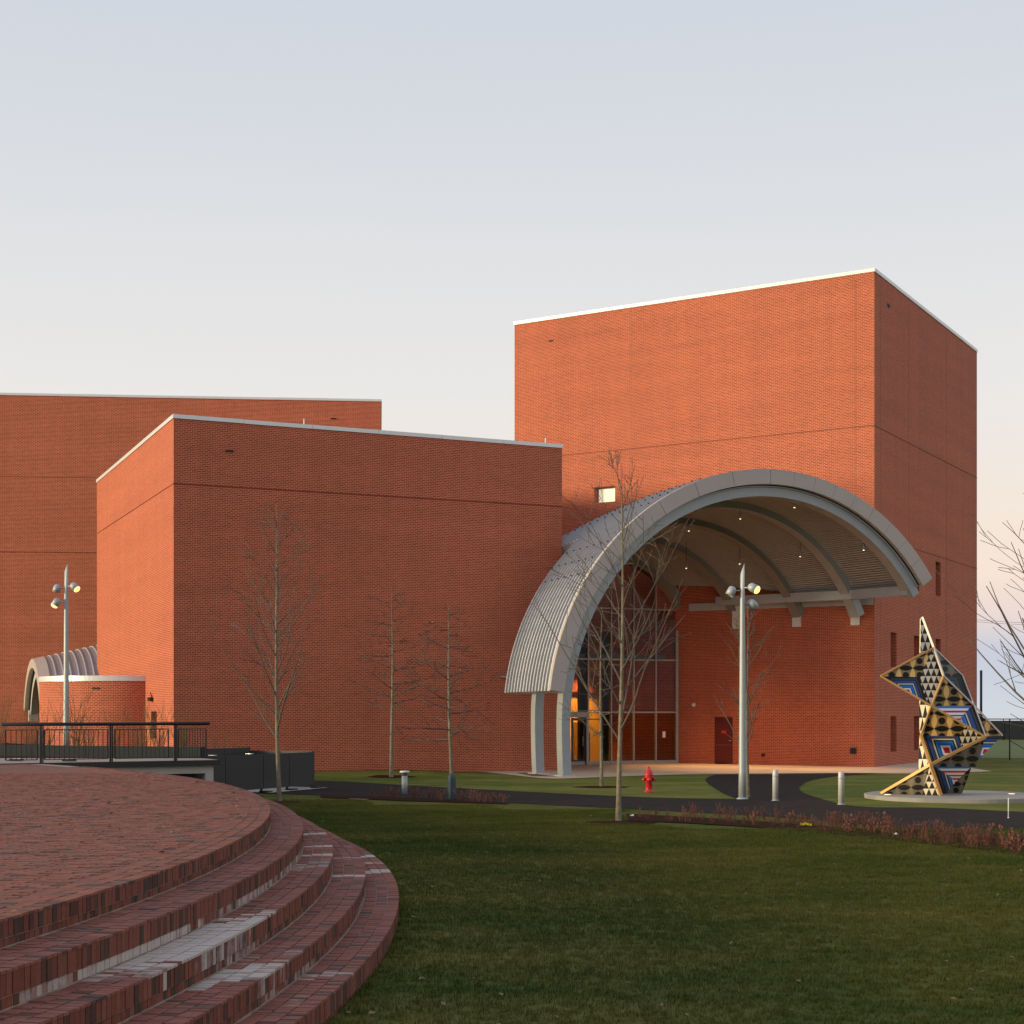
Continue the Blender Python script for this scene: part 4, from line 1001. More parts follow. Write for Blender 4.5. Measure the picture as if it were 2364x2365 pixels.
p = gnd(934, 1834); o = empty('path_light', tuple(p), label='short grey path light with a flat cap among the shrubs', cat='lamp')
b = MB(); b.lathe([(.095, 0), (.095, .58)], n=14); b.build('post', M['galv'], o)
b = MB(); b.lathe([(.075, .58), (.075, .68)], n=14); b.build('lens', M['lamp_off'], o)
b = MB(); b.lathe([(.15, .68), (.155, .70), (.15, .735), (.0, .745)], n=18); b.build('cap', M['coping'], o)
# wall mounted fittings
u, z = on_front(1602, 1627); p = WC+td1*u+Z*z
o = empty('security_camera', tuple(p+wn_*.02), label='small white security camera on the dark brick wall right of the glass', cat='camera'); CI2 = inv(o)
b = MB(); b.box(p+wn_*.03, (.12, .06, .14), (td1, wn_, Z)); b.local(CI2).build('mount', M['white'], o)
b = MB(); b.lathe([(.0, -.02), (.075, 0), (.085, .06), (.06, .12), (.0, .14)], c=p+wn_*.13-Z*.1, n=14); b.local(CI2).build('housing', M['white'], o)
b = MB(); b.lathe([(.0, -.05), (.05, -.03), (.06, .0)], c=p+wn_*.13-Z*.1, n=12); b.local(CI2).build('dome', M['gap'], o)
u, z = on_l(1160, 1563); p = LC+ld1*u+Z*z
o = empty('wall_light', tuple(p), label='slim grey wall light on the front block left of the canopy', cat='lamp'); CI2 = inv(o)
b = MB(); b.box(p+ln*.05, (.26, .10, .07), (ld1, ln, Z)); b.local(CI2).build('housing', M['galv'], o)
b = MB(); b.box(p+ln*.05-Z*.045, (.2, .06, .015), (ld1, ln, Z)); b.local(CI2).build('lens', M['lamp_off'], o)
u, z = on_lf(352, 1615); p = LC+ld2*u+Z*z
o = empty('wall_lantern', tuple(p), label='dark wall lantern on the bright orange side of the front block', cat='lamp'); CI2 = inv(o)
b = MB(); b.box(p+lf*.09, (.42, .18, .16), (ld2, lf, Z)); b.local(CI2).build('housing', M['dark'], o)
b = MB(); b.tube([p+lf*.02+Z*.08, p+lf*.1+Z*.3], .025, 6); b.local(CI2).build('bracket', M['dark'], o)
for (px, py, w, hh, lb) in ((1970, 1734, .26, .28, 'grey utility box low on the tower wall near its corner'), (1762, 1743, .13, .15, 'small grey outlet box low on the tower wall beside the thin tree')):
    u, z = on_front(px, py); p = WC+td1*u+Z*z; o = empty('utility_box', tuple(p), label=lb, cat='box'); CI2 = inv(o)
    b = MB(); b.box(p+wn_*.05, (w, .1, hh), (td1, wn_, Z)); b.local(CI2).build('body', M['dark'], o)
    b = MB(); b.box(p+wn_*.108, (w*.8, .015, hh*.8), (td1, wn_, Z)); b.local(CI2).build('lid', M['planter'], o)
# ------------------------------------------------------------------ sculpture
def pat_nodes(name):
    m, n, l, b = new_mat(name); b.inputs['Roughness'].default_value = .7; b.inputs['Specular IOR Level'].default_value = .2
    uv = n.new('ShaderNodeUVMap'); uv.uv_map = 'UVMap'; s = n.new('ShaderNodeSeparateXYZ'); l.new(uv.outputs[0], s.inputs[0])
    def mth(op, a, b_=None, c=None):
        q = n.new('ShaderNodeMath'); q.operation = op
        for i, v in enumerate((a, b_, c)):
            if v is None: continue
            if isinstance(v, (int, float)): q.inputs[i].default_value = v
            else: l.new(v, q.inputs[i])
        return q.outputs[0]
    return m, n, l, b, s, mth
def stripes_mat():
    m, n, l, b, s, mth = pat_nodes('concentric_stripes')
    mm = mth('MAXIMUM', mth('ABSOLUTE', s.outputs[0]), mth('ABSOLUTE', s.outputs[1]))
    r = n.new('ShaderNodeValToRGB'); r.color_ramp.interpolation = 'CONSTANT'; l.new(mm, r.inputs[0])
    cs = [(0, (.55, .015, .03)), (.13, (.75, .72, .70)), (.22, (.02, .12, .45)), (.34, (.03, .2, .55)), (.40, (.025, .022, .02)), (.47, (.62, .58, .5)), (.53, (.07, .055, .045)), (.63, (.014, .075, .32)), (.73, (.016, .016, .018)), (.80, (.06, .05, .042)), (.88, (.012, .012, .012))]
    e = r.color_ramp.elements; e[0].position, e[0].color = cs[0][0], (*cs[0][1], 1); e[1].position, e[1].color = cs[-1][0], (*cs[-1][1], 1)
    for p, c in cs[1:-1]: q = e.new(p); q.color = (*c, 1)
    l.new(r.outputs[0], b.inputs['Base Color']); return m
def bands_mat():
    m, n, l, b, s, mth = pat_nodes('straight_stripes')
    r = n.new('ShaderNodeValToRGB'); r.color_ramp.interpolation = 'CONSTANT'; l.new(s.outputs[1], r.inputs[0])
    cs = [(0, (.02, .18, .5)), (.12, (.75, .72, .72)), (.26, (.5, .02, .05)), (.38, (.72, .70, .66)), (.52, (.09, .07, .05)), (.60, (.66, .62, .52)), (.72, (.5, .03, .04)), (.84, (.72, .7, .68)), (.94, (.55, .02, .03))]
    e = r.color_ramp.elements; e[0].position, e[0].color = cs[0][0], (*cs[0][1], 1); e[1].position, e[1].color = cs[-1][0], (*cs[-1][1], 1)
    for p, c in cs[1:-1]: q = e.new(p); q.color = (*c, 1)
    l.new(r.outputs[0], b.inputs['Base Color']); return m
def petals_mat(name, light, dark, field):
    m, n, l, b, s, mth = pat_nodes(name)
    x = mth('FRACT', s.outputs[0]); y = mth('FRACT', s.outputs[1]); cnt = None
    for cx_ in (0, 1):
        for cy_ in (0, 1):
            d = mth('SQRT', mth('ADD', mth('POWER', mth('SUBTRACT', x, cx_), 2), mth('POWER', mth('SUBTRACT', y, cy_), 2)))
            k = mth('LESS_THAN', d, .69); cnt = k if cnt is None else mth('ADD', cnt, k)
    pet = mth('GREATER_THAN', cnt, 1.5)
    vert = mth('LESS_THAN', mth('ABSOLUTE', mth('SUBTRACT', x, .5)), mth('ABSOLUTE', mth('SUBTRACT', y, .5)))
    fx = mth('MINIMUM', x, mth('SUBTRACT', 1.0, x)); fy = mth('MINIMUM', y, mth('SUBTRACT', 1.0, y))
    dia = mth('GREATER_THAN', mth('ADD', mth('POWER', fx, 2), mth('POWER', fy, 2)), .05)
    m1 = n.new('ShaderNodeMix'); m1.data_type = 'RGBA'; l.new(vert, m1.inputs['Factor']); m1.inputs['A'].default_value = (*dark, 1); m1.inputs['B'].default_value = (*light, 1)
    m0 = n.new('ShaderNodeMix'); m0.data_type = 'RGBA'; l.new(dia, m0.inputs['Factor']); m0.inputs['A'].default_value = (dark[0]*1.1, dark[1]*1.1, dark[2]*1.1, 1); m0.inputs['B'].default_value = (*field, 1)
    m2 = n.new('ShaderNodeMix'); m2.data_type = 'RGBA'; l.new(pet, m2.inputs['Factor']); l.new(m0.outputs['Result'], m2.inputs['A']); l.new(m1.outputs['Result'], m2.inputs['B'])
    l.new(m2.outputs['Result'], b.inputs['Base Color']); return m
def tri_mat():
    m, n, l, b, s, mth = pat_nodes('triangle_rows')
    row = mth('FLOOR', s.outputs[1]); fy = mth('FRACT', s.outputs[1])
    x = mth('FRACT', mth('ADD', s.outputs[0], mth('MULTIPLY', row, .5)))
    w = mth('MULTIPLY', mth('ABSOLUTE', mth('SUBTRACT', x, .5)), 2)
    k = mth('LESS_THAN', w, fy)
    mx = n.new('ShaderNodeMix'); mx.data_type = 'RGBA'; l.new(k, mx.inputs['Factor']); mx.inputs['A'].default_value = (.022, .021, .022, 1); mx.inputs['B'].default_value = (.66, .56, .42, 1)
    l.new(mx.outputs['Result'], b.inputs['Base Color']); return m
M['stripes'], M['bands'], M['tri'] = stripes_mat(), bands_mat(), tri_mat()
M['petal'] = petals_mat('gold_petals', (.72, .44, .15), (.010, .009, .008), (.27, .165, .065))
M['petal_dk'] = petals_mat('olive_petals', (.17, .14, .10), (.008, .008, .008), (.12, .10, .07))
M['cream'] = mat('cream_panel', (.50, .43, .33), .5, 0, .3, 3)
def c5(x, y): return (1964+x/4.8275, 1400+y/4.8275)
def c8(x, y): return (2020+x/5.613, 1700+y/5.613)
SV = {'V0': (*c5(795, 120), 46.7), 'V1': (*c5(922, 462), 46.5), 'V2': (*c5(1032, 778), 46.0), 'L': (*c5(330, 780), 45.6), 'X1': (*c5(895, 1110), 45.6), 'VR': (*c5(1240, 770), 47.3),
      'Ra': (*c5(1370, 1106), 46.7), 'R1': (*c5(1500, 1455), 45.9), 'SL': (*c5(778, 1440), 46.1), 'X2': (*c5(886, 1765), 45.3), 'R2': (*c5(1688, 1442), 47.0), 'B1': (*c5(1385, 1745), 46.3),
      'FL': (*c8(75, 740), 0), 'FM': (*c8(855, 770), 0), 'FT': (*c8(920, 745), 0), 'FR': (*c8(1130, 740), 0)}
PADZ = .13
SP = {}
for k, (px, py, Y) in SV.items(): SP[k] = at_z(px, py, PADZ+.005) if Y == 0 else at_Y(px, py, Y)
sb = at_z(2185, 1834, PADZ)
scul = empty('patterned_sculpture', (sb.x, sb.y, PADZ), label='tall folded angular sculpture of patterned triangular panels on a round pad', cat='sculpture'); QI = inv(scul)
def facet(verts, regions):
    A, B, C = [SP[v] for v in verts[:3]]; n = (B-A).cross(C-A).normalized()
    if n.y > 0: n = -n
    for pts, kind, uvf in regions:
        P = []; U = []
        for q in pts:
            px, py = (SV[q][0], SV[q][1]) if isinstance(q, str) else q
            P.append(hit(A, n, px, py)); U.append(uvf(px, py))
        b = MB(); b.poly(P, U); b.poly([p-n*.045 for p in reversed(P)], list(reversed(U)))
        k = len(P)
        for i in range(k): b.quad(P[i], P[i]-n*.045, P[(i+1) % k]-n*.045, P[(i+1) % k], [U[i]]*4)
        b.local(QI).build('painted_panel', M[kind], scul)
def pet(x0, y0, w, h, k=0): return lambda x, y: (((x-x0)-k*(y-y0))/w, -(y-y0)/h)
def strp(x0, y0, r, k=0, asp=1): return lambda x, y: (((x-x0)-k*(y-y0))/r, (y-y0)/(r*asp))
def bnd(y0, y1): return lambda x, y: (x*.1, (y-y0)/(y1-y0))
def tri(x0, y0, w, h): return lambda x, y: ((x-x0)/w, -(y-y0)/h)
facet(('V0', 'V1', 'L'), [((c5(780, 135), c5(795, 120), c5(922, 462), c5(775, 520)), 'tri', tri(c5(830, 0)[0], c5(0, 500)[1], 13, 20))])
facet(('L', 'V1', 'X1'), [(('L', 'V1', c5(845, 620), c5(780, 790)), 'petal', pet(c5(690, 0)[0]-16, c5(0, 690)[1]+16, 32, 32)),
                          (('L', c5(780, 790), c5(765, 815), c5(860, 1095), 'X1'), 'stripes', strp(*c5(640, 950), 34, .35)),
                          ((c5(845, 620), 'V1', 'V2', 'X1', c5(860, 1095), c5(765, 815), c5(780, 790)), 'tri', tri(c5(895, 0)[0], c5(0, 1020)[1], 13, 16.5))])
facet(('V1', 'V2', 'VR'), [(('V1', c5(940, 470), 'VR', c5(1060, 790), 'V2'), 'petal_dk', pet(*c5(1050, 700), 30, 30)), ((c5(1060, 790), 'VR', 'Ra'), 'stripes', strp(*c5(1040, 1010), 50, .38))])
facet(('V2', 'Ra', 'X1'), [(('V2', c5(1365, 1108), c5(925, 1112), 'X1'), 'petal', pet(c5(1065, 0)[0]-17, c5(0, 1035)[1]+17, 34, 34))])
facet(('X1', 'Ra', 'R1'), [((c5(925, 1115), c5(1340, 1115), c5(1240, 1245), c5(1220, 1280), 'X1'), 'bands', bnd(c5(0, 1115)[1], c5(0, 1300)[1])), ((c5(1340, 1115), 'Ra', 'R1', c5(1240, 1290), c5(1225, 1245)), 'stripes', strp(*c5(1190, 1290), 52, .38, 1.1))])
facet(('X1', 'R1', 'SL'), [(('X1', c5(1250, 1305), c5(1290, 1335), c5(1215, 1450), 'SL'), 'petal', pet(c5(930, 0)[0]-18, c5(0, 1365)[1]+18, 36, 36)), ((c5(1290, 1335), 'R1', c5(1235, 1595), c5(1215, 1450)), 'tri', tri(c5(1400, 0)[0], c5(0, 1530)[1], 13, 16)),
                          (('SL', c5(1215, 1450), c5(1235, 1595), 'X2'), 'stripes', strp(*c5(1070, 1605), 50, .33))])
facet(('X2', 'R1', 'B1'), [(('X2', 'R1', c5(1395, 1790), c5(930, 1790)), 'petal_dk', pet(c5(1275, 0)[0]-17, c5(0, 1705)[1]+17, 34, 36)), ])
facet(('X2', 'B1', 'FT'), [((c5(930, 1790), c5(1345, 1790), c8(1040, 600), c8(990, 540)), 'bands', bnd(c8(0, 395)[1], c8(0, 600)[1])), ((c8(735, 400), c8(790, 395), c8(990, 540), c8(1040, 600), 'FT', 'FM'), 'stripes', strp(*c8(1055, 575), 42, .30, 1.2))])
facet(('B1', 'FR', 'FT'), [((c8(1245, 420), 'FR', 'FT', c8(1040, 600)), 'petal_dk', pet(*c8(1050, 700), 26, 28))])
facet(('FL', 'X2', 'FM'), [(('FL', 'X2', c8(650, 600), c8(610, 765)), 'petal_dk', pet(c8(470, 0)[0]-16, c8(0, 670)[1]+16, 32, 34)), ((c8(650, 600), 'X2', 'FM', c8(610, 765)), 'tri', tri(c8(700, 0)[0], c8(0, 770)[1], 14, 16))])
facet(('Ra', 'R2', 'B1'), [((c5(1385, 1150), 'R2', c5(1520, 1450), 'R1'), 'petal', pet(*c5(1450, 1330), 30, 30)), ((c5(1520, 1450), 'R2', 'B1', 'R1'), 'stripes', strp(*c5(1500, 1620), 40, -.3))])
facet(('SL', 'X1', 'V1'), [((c5(765, 1050), c5(890, 1110), c5(785, 1440), c5(765, 1440)), 'tri', tri(c5(800, 0)[0], c5(0, 1100)[1], 13, 30))])
facet(('SL', 'X2', 'FL'), [((c5(765, 1450), c5(785, 1460), 'X2', c5(755, 1830)), 'tri', tri(c5(800, 0)[0], c5(0, 1560)[1], 13, 30))])
for chain, m, w in ((('V0', 'V1', 'V2'), 'white_edge', .06), (('V1', 'VR', 'Ra'), 'white_edge', .04), (('V2', 'Ra', 'R1'), 'white_edge', .05), (('Ra', 'R2'), 'white_edge', .05), (('L', 'V1'), 'gold_edge', .05), (('L', 'X1', 'R1'), 'gold_edge', .055),
                    (('V2', 'X1', 'SL'), 'gold_edge', .055), (('R1', 'X2', 'FL'), 'gold_edge', .08), (('SL', 'X2', 'FM'), 'gold_edge', .09)):
    for p, q in zip(chain, chain[1:]):
        b = MB(); off = Vector((0, -.03, 0)); b.bar(SP[p]+off, SP[q]+off, w*.8, w); b.local(QI).build('edge_strip', M[m], scul)
pad = MB(); pc = at_z(2200, 1834, PADZ); pr = (at_z(2400, 1834, PADZ).x-pc.x)
pad.lathe([(pr, -.1), (pr, PADZ-.01), (pr-.02, PADZ), (0, PADZ+.001)], n=64, smooth=False); pad.build('sculpture_pad', M['padc'], None, (pc.x, pc.y, 0), label='round pale concrete pad under the patterned sculpture', cat='plinth')
for (x, y), lb in (((165, 765), 'lit ground light at the left foot of the sculpture'), ((1770, 755), 'lit ground light on the right of the round pad')):
    p = at_z(*c8(x, y), PADZ); o = empty('ground_light', tuple(p), label=lb, cat='lamp')
    b = MB(); b.lathe([(.13, 0), (.13, .015), (.11, .02)], n=16); b.build('rim', M['galv'], o)
    b = MB(); b.lathe([(.105, .012), (.1, .022), (0, .024)], n=16); b.build('lens', M['pend'], o)
    L = bpy.data.lights.new('ground_lamp', 'SPOT'); L.energy = 10; L.color = (1, .66, .32); L.spot_size = R(100); L.spot_blend = .5; lo = bpy.data.objects.new('ground_lamp', L); col.objects.link(lo); lo.parent = o
    aim = (Vector((sb.x, sb.y, 2.2))-p).normalized(); lo.location = (0, 0, .06); lo.rotation_euler = (-aim).to_track_quat('Z', 'Y').to_euler()
# ------------------------------------------------------------------ bare trees
def tree(base, H, r0, label, style, seed, leaves=0, trunk_top=.95, first=.2, spread=1.0, nb=26, bark='bark'):
    rnd = random.Random(seed); o = empty('bare_tree', tuple(base), label=label, cat='tree', group='young bare trees'); n = 16
    lean = Vector((rnd.uniform(-.03, .03), rnd.uniform(-.03, .03), 0)); T = []
    for k in range(n+1):
        h = k/n; T.append((Vector((math.sin(h*5+seed)*.035*H/8, math.cos(h*4+seed)*.03*H/8, h*H))+lean*h*H, max(.006, r0*(1-h)**.85+.004)))
    b = MB(); b.tube([(0, 0, -.05)]+[p for p, _ in T], [r0*1.5]+[r*(1.18 if q == 0 else 1) for q, (_, r) in enumerate(T)], 9); b.build('trunk', M[bark], o)
    tw = M['twig'] if style == 'up' else M['twig_dk']
    tips = []
    def limb(b, p, d, L, r, depth):
        pts, rs = [p], [r]; seg = 6; q = p.copy(); dd = d.copy()
        for i in range(seg):
            dd = (dd + Vector((rnd.uniform(-.12, .12), rnd.uniform(-.12, .12), rnd.uniform(-.05, .12) if style == 'up' else rnd.uniform(-.10, .12)))).normalized()
            q = q+dd*(L/seg); pts.append(q.copy()); rs.append(max(.0058, r*(1-(i+1)/seg*.75)))
        b.tube(pts, rs, 5 if depth else 6, False); tips.append(pts[-1]); tips.append(pts[3])
        if depth < 2 and L > .22:
            for i in range(rnd.randint(2, 5) if depth == 0 else rnd.randint(1, 2)):
                k = rnd.randint(1, seg-1); az = rnd.uniform(0, 2*math.pi)
                base_d = (pts[k+1]-pts[k]).normalized(); side = base_d.orthogonal(); side.rotate(Matrix.Rotation(az, 3, base_d))
                nd = (base_d*1.0+side*rnd.uniform(.45, .85)+Z*(.12 if style == 'up' else .02)).normalized()
                limb(b, pts[k], nd, L*rnd.uniform(.32, .55), max(.004, rs[k]*.6), depth+1)
    ga = 0
    for i in range(nb):
        f = first+(trunk_top-first)*(i+rnd.uniform(0, .8))/nb; k = min(n-1, int(f*n)); t = f*n-k
        p = T[k][0].lerp(T[k+1][0], t); r = max(.012, T[k][1]*.46); ga += 2.4+rnd.uniform(-.4, .4)
        if style == 'up':
            el = R(rnd.uniform(40, 64)); L = spread*H*(.41*(1-f)**.75+.035)*rnd.uniform(.75, 1.15)
        else:
            el = R(rnd.uniform(-8, 22) + 30*max(0, f-.65)); L = spread*H*(.27*(1-f)**.7+.07)*rnd.uniform(.7, 1.15)
        d = Vector((math.cos(ga)*math.cos(el), math.sin(ga)*math.cos(el), math.sin(el)))
        b = MB(); limb(b, p, d, L, max(.006, r), 0); b.build('branch', tw, o)
    if leaves:
        for i in range(leaves):
            p = rnd.choice(tips); s_ = rnd.uniform(.03, .05); b = MB(); u = Vector((rnd.uniform(-1, 1), rnd.uniform(-1, 1), rnd.uniform(-1, 1))).normalized(); v = u.orthogonal()
            b.poly([p, p+u*s_+v*s_*.6, p+u*2*s_, p+u*s_-v*s_*.6]); b.build('leaf', M['leaf'], o)
    return o
def tb(px, py): return gnd(px, py)
def hgt(px, py, topy): return (py-topy)/F*tb(px, py).y
tree(tb(645, 1850), hgt(645, 1850, 1163), .064, 'slender pale barked tree in front of the charcoal screen', 'up', 3, 0, spread=1.0, nb=30)
tree(tb(905, 1792), hgt(905, 1792, 1350), .075, 'dark branched tree standing against the front block wall, left of the bagged tree', 'flat', 11, 14, first=.34, nb=30)
tree(tb(1043, 1849), hgt(1043, 1849, 1395), .062, 'flat branched tree with a blue grey watering bag round its foot', 'flat', 21, 7, first=.30, nb=34, spread=1.15)
tree(tb(1431, 1896), hgt(1431, 1896, 1065), .060, 'tall pale tree in the lawn edge, in front of the canopy legs', 'up', 5, 0, first=.20, nb=22, spread=1.12)
tree(tb(1387, 1816), hgt(1387, 1816, 1420), .062, 'thin pale trunked tree on the grass before the glass entrance', 'flat', 33, 2, first=.28, nb=22)
tree(tb(1727, 1842), hgt(1727, 1842, 1395), .055, 'small bare tree right behind the lamp post with the bright head', 'up', 41, 0, first=.22, nb=22, spread=.95)
tb7 = Vector((11.9, 33.0, g(11.9, 33))); tree(tb7, 7.6, .085, 'bare tree at the right edge, only its branches reaching into view', 'up', 52, 0, first=.14, nb=52, spread=1.3)
# watering bag
p = tb(1043, 1849); o = empty('watering_bag', (p.x, p.y, p.z), label='blue grey watering bag zipped round the tree foot', cat='bag')
b = MB(); b.lathe([(.12, 0), (.135, .06), (.13, .3), (.125, .5), (.13, .62), (.11, .74), (.075, .79)], n=16); b.build('bag_body', M['bag'], o)
b = MB(); b.box((.0, -.128, .40), (.015, .02, .6), (Vector((1, 0, 0)), Vector((0, 1, .12)).normalized(), Z)); b.build('zip', M['dark'], o)
# mulch rings at the feet
RINGS = []
for (px, py, rr, lb) in ((1431, 1900, .85, 'tall pale tree'), (645, 1853, .7, 'slender tree by the screen'), (905, 1794, .95, 'dark branched tree'), (1387, 1818, .95, 'thin tree by the entrance')):
    c = tb(px, py); RINGS.append((c.x, c.y, rr)); sheet('mulch_ring', [(c.x+rr*math.cos(2*math.pi*k/22)*random.uniform(.88, 1.1), c.y+rr*.9*math.sin(2*math.pi*k/22)*random.uniform(.88, 1.1)) for k in range(22)], .010, M['soil'], 'dark mulch ring round the ' + lb)
# ------------------------------------------------------------------ shrubs
bed = curve(G((1445, 1880), (1600, 1889), (1800, 1901), (2000, 1917), (2200, 1938), (2364, 1957), (2600, 1990)))
bed2 = curve(G((2600, 2018), (2364, 1976), (2200, 1957), (2000, 1935), (1800, 1916), (1600, 1903), (1450, 1897)))
sheet('shrub_bed', bed + bed2, .022, M['soil'], 'dark mulch strip planted with red twigged shrubs along the path')
bedl = G((740, 1836), (980, 1845.5), (1170, 1854.5), (1175, 1858), (980, 1852), (740, 1843))
sheet('shrub_bed', bedl, .022, M['soil'], 'dark mulch strip on the left between path and lawn')
def shrub_mesh(seed, H, n, m, spread=.35, leaf=True):
    rnd = random.Random(seed); b = MB(); lf_ = MB()
    for i in range(n):
        a = rnd.uniform(0, 6.28); r = rnd.uniform(0, .08); p = Vector((r*math.cos(a), r*math.sin(a), -.02)); d = Vector((math.cos(a)*spread*rnd.uniform(.2, 1), math.sin(a)*spread*rnd.uniform(.2, 1), 1)).normalized(); L = H*rnd.uniform(.55, 1.05)
        pts = [p]; q = p.copy()
        for k in range(4):
            d = (d+Vector((rnd.uniform(-.13, .13), rnd.uniform(-.13, .13), 0))).normalized(); q = q+d*L/4; pts.append(q.copy())
        b.tube(pts, [.0065*H**.5, .006*H**.5, .005*H**.5, .004*H**.5, .003], 4, False)
        for k in range(4 if leaf else 5):
            s0 = pts[rnd.randint(1, 3)]; u = (d+Vector((rnd.uniform(-.8, .8), rnd.uniform(-.8, .8), .2))).normalized(); e = s0+u*L*rnd.uniform(.12, .3); b.tube([s0, e], [.004, .003], 3, False)
            if leaf and rnd.random() < .6:
                w = u.orthogonal()*.014; lf_.poly([e-u*.02, e+w, e+u*.03, e-w])
    return b.mesh('stems', m), (lf_.mesh('dry_leaves', M['redtwig']) if leaf else None)
SM = [shrub_mesh(100+i, .42, 11, M['redtwig']) for i in range(5)]
def shrub(loc, mm, sca, rz, label, group, name='red_twig_shrub'):
    o = empty(name, tuple(loc), rz, label=label, cat='shrub', group=group)
    for me in mm:
        if me is None: continue
        c = bpy.data.objects.new(me.name.split('.')[0], me); col.objects.link(c); c.parent = o; c.scale = (sca, sca, sca)
        if 'leaves' in me.name: c['kind'] = 'stuff'
rs = random.Random(9)
def along_px(lst, f):
    k = f*(len(lst)-1); i = min(len(lst)-2, int(k)); t = k-i; return tuple(lst[i][j]+(lst[i+1][j]-lst[i][j])*t for j in (0, 1))
back = [(1470, 1886), (1800, 1902), (2000, 1918), (2200, 1940), (2400, 1962)]; frnt = [(1470, 1893), (1800, 1912), (2000, 1931), (2200, 1953), (2400, 1980)]
for i in range(74):
    f = (i+rs.uniform(-.4, .4)+.5)/74; a = along_px(back, f); c = along_px(frnt, f); t = rs.random()
    p = gnd(a[0]+(c[0]-a[0])*t, a[1]+(c[1]-a[1])*t)
    X_ = CX+F*p.x/p.y; seg = next(q for lim, q in ((1650, 'just right of the tall pale tree'), (1760, 'in front of the lamp post'), (1980, 'in front of the two bollards'), (2200, 'in front of the patterned sculpture'), (9999, 'at the right edge below the marker rod')) if X_ < lim)
    shrub(p, rs.choice(SM), rs.uniform(.55, 1.2), rs.uniform(0, 6), 'bare red twigged shrub ' + seg, 'red twigged shrubs ' + seg)
for i in range(22):
    f = (i+.5)/22; px = 850+f*320; py = 1839+f*14+rs.uniform(0, 4)
    if abs(px-934) < 12 or abs(px-1043) < 14: continue
    shrub(gnd(px, py), rs.choice(SM), rs.uniform(.75, 1.05), rs.uniform(0, 6), 'bare red twigged shrub in the short row around the watering bag', 'red twigged shrubs near the bagged tree')
BM = [shrub_mesh(200+i, 2.1, 22, M['orangetwig'], .42, False) for i in range(3)]
for i in range(11):
    px = 10+i*52+rs.uniform(-14, 14); Y = rs.uniform(52, 58); p = at_Y(px, 1700, Y); p.z = 1.04
    if px > 430: p = at_Y(px, 1700, 56.5); p.z = .0
    shrub(p, rs.choice(BM), rs.uniform(.75, 1.25), rs.uniform(0, 6), 'straw coloured bare bush behind the planter wall at the left', 'bare bushes behind the planter', 'bare_bush')
sheet('bush_bed', [tuple(at_Y(px, 1700, Y)[:2]) for px, Y in ((420, 54), (600, 54), (600, 60), (420, 59.0))], .02, M['soil'], 'earth bank below the bare bushes')
# ------------------------------------------------------------------ small things
p = gnd(1861, 1909); o = empty('marker_flag', tuple(p), label='yellow marker tape lying in the shrub bed', cat='marker')
b = MB()
for k in range(5): b.box((-.12+.055*k, random.uniform(-.02, .02), .05+random.uniform(-.015, .02)), (.05, .02, .05))
b.build('tape', M['yellow'], o)
p = gnd(2328, 1890); o = empty('marker_rod', tuple(p), label='thin white marker rod standing at the edge of the path', cat='marker')
b = MB(); b.tube([(0, 0, 0), (0, 0, .5)], .012, 6); b.build('rod', M['litter'], o); b = MB(); b.lathe([(.03, 0), (.02, .03)], n=8); b.build('foot', M['litter'], o)
for (px, py, lb) in ((1459, 1886, 'white scrap on the mulch beside the tall tree'), (2068, 1930, 'tiny white scrap in the shrub bed')):
    p = gnd(px, py); b = MB(); b.box((0, 0, .03), (.09, .05, .03)); b.box((.02, .01, .05), (.05, .05, .02)); b.build('litter_scrap', M['litter'], None, tuple(p), label=lb, cat='litter')
def litter_leaves(name, n, place, label, parent=None):
    rnd = random.Random(n); b = MB()
    for _ in range(n):
        p = place(rnd)
        if p is None: continue
        s_ = rnd.uniform(.018, .045); a = rnd.uniform(0, 6.28); u = Vector((math.cos(a), math.sin(a), rnd.uniform(-.1, .35))).normalized(); v = Vector((-math.sin(a), math.cos(a), rnd.uniform(-.2, .3)))*.55
        b.poly([p-u*s_, p+v*s_, p+u*s_, p-v*s_+Z*.3*s_])
    b.build(name, M['leaf_dull'], parent, kind='stuff', label=label)
M['leaf_dull'] = mat('brown_leaf', (.20, .115, .060), .9, 0, .6, 20)
def on_lawn(r):
    y = 11+r.random()**1.5*30; x = r.uniform(-.34, .34)*y
    if (Vector((x, y, 0))-TC).length < TR[4]+.1: return None
    return Vector((x, y, g(x, y)+.035))
def on_terrace(r):
    y = r.uniform(10, 34); x = r.uniform(-10, -3.5)
    d = (Vector((x, y, 0))-TC).length
    if d > TR[4]-.05: return None
    k = next(i for i in range(5) if d < TR[i]); return Vector((x, y, TZ[k]+.012))
litter_leaves('fallen_leaves', 260, on_lawn, 'dry leaves scattered on the lawn')
litter_leaves('leaf_crumbs', 420, on_terrace, 'leaf crumbs scattered over the brick terrace')
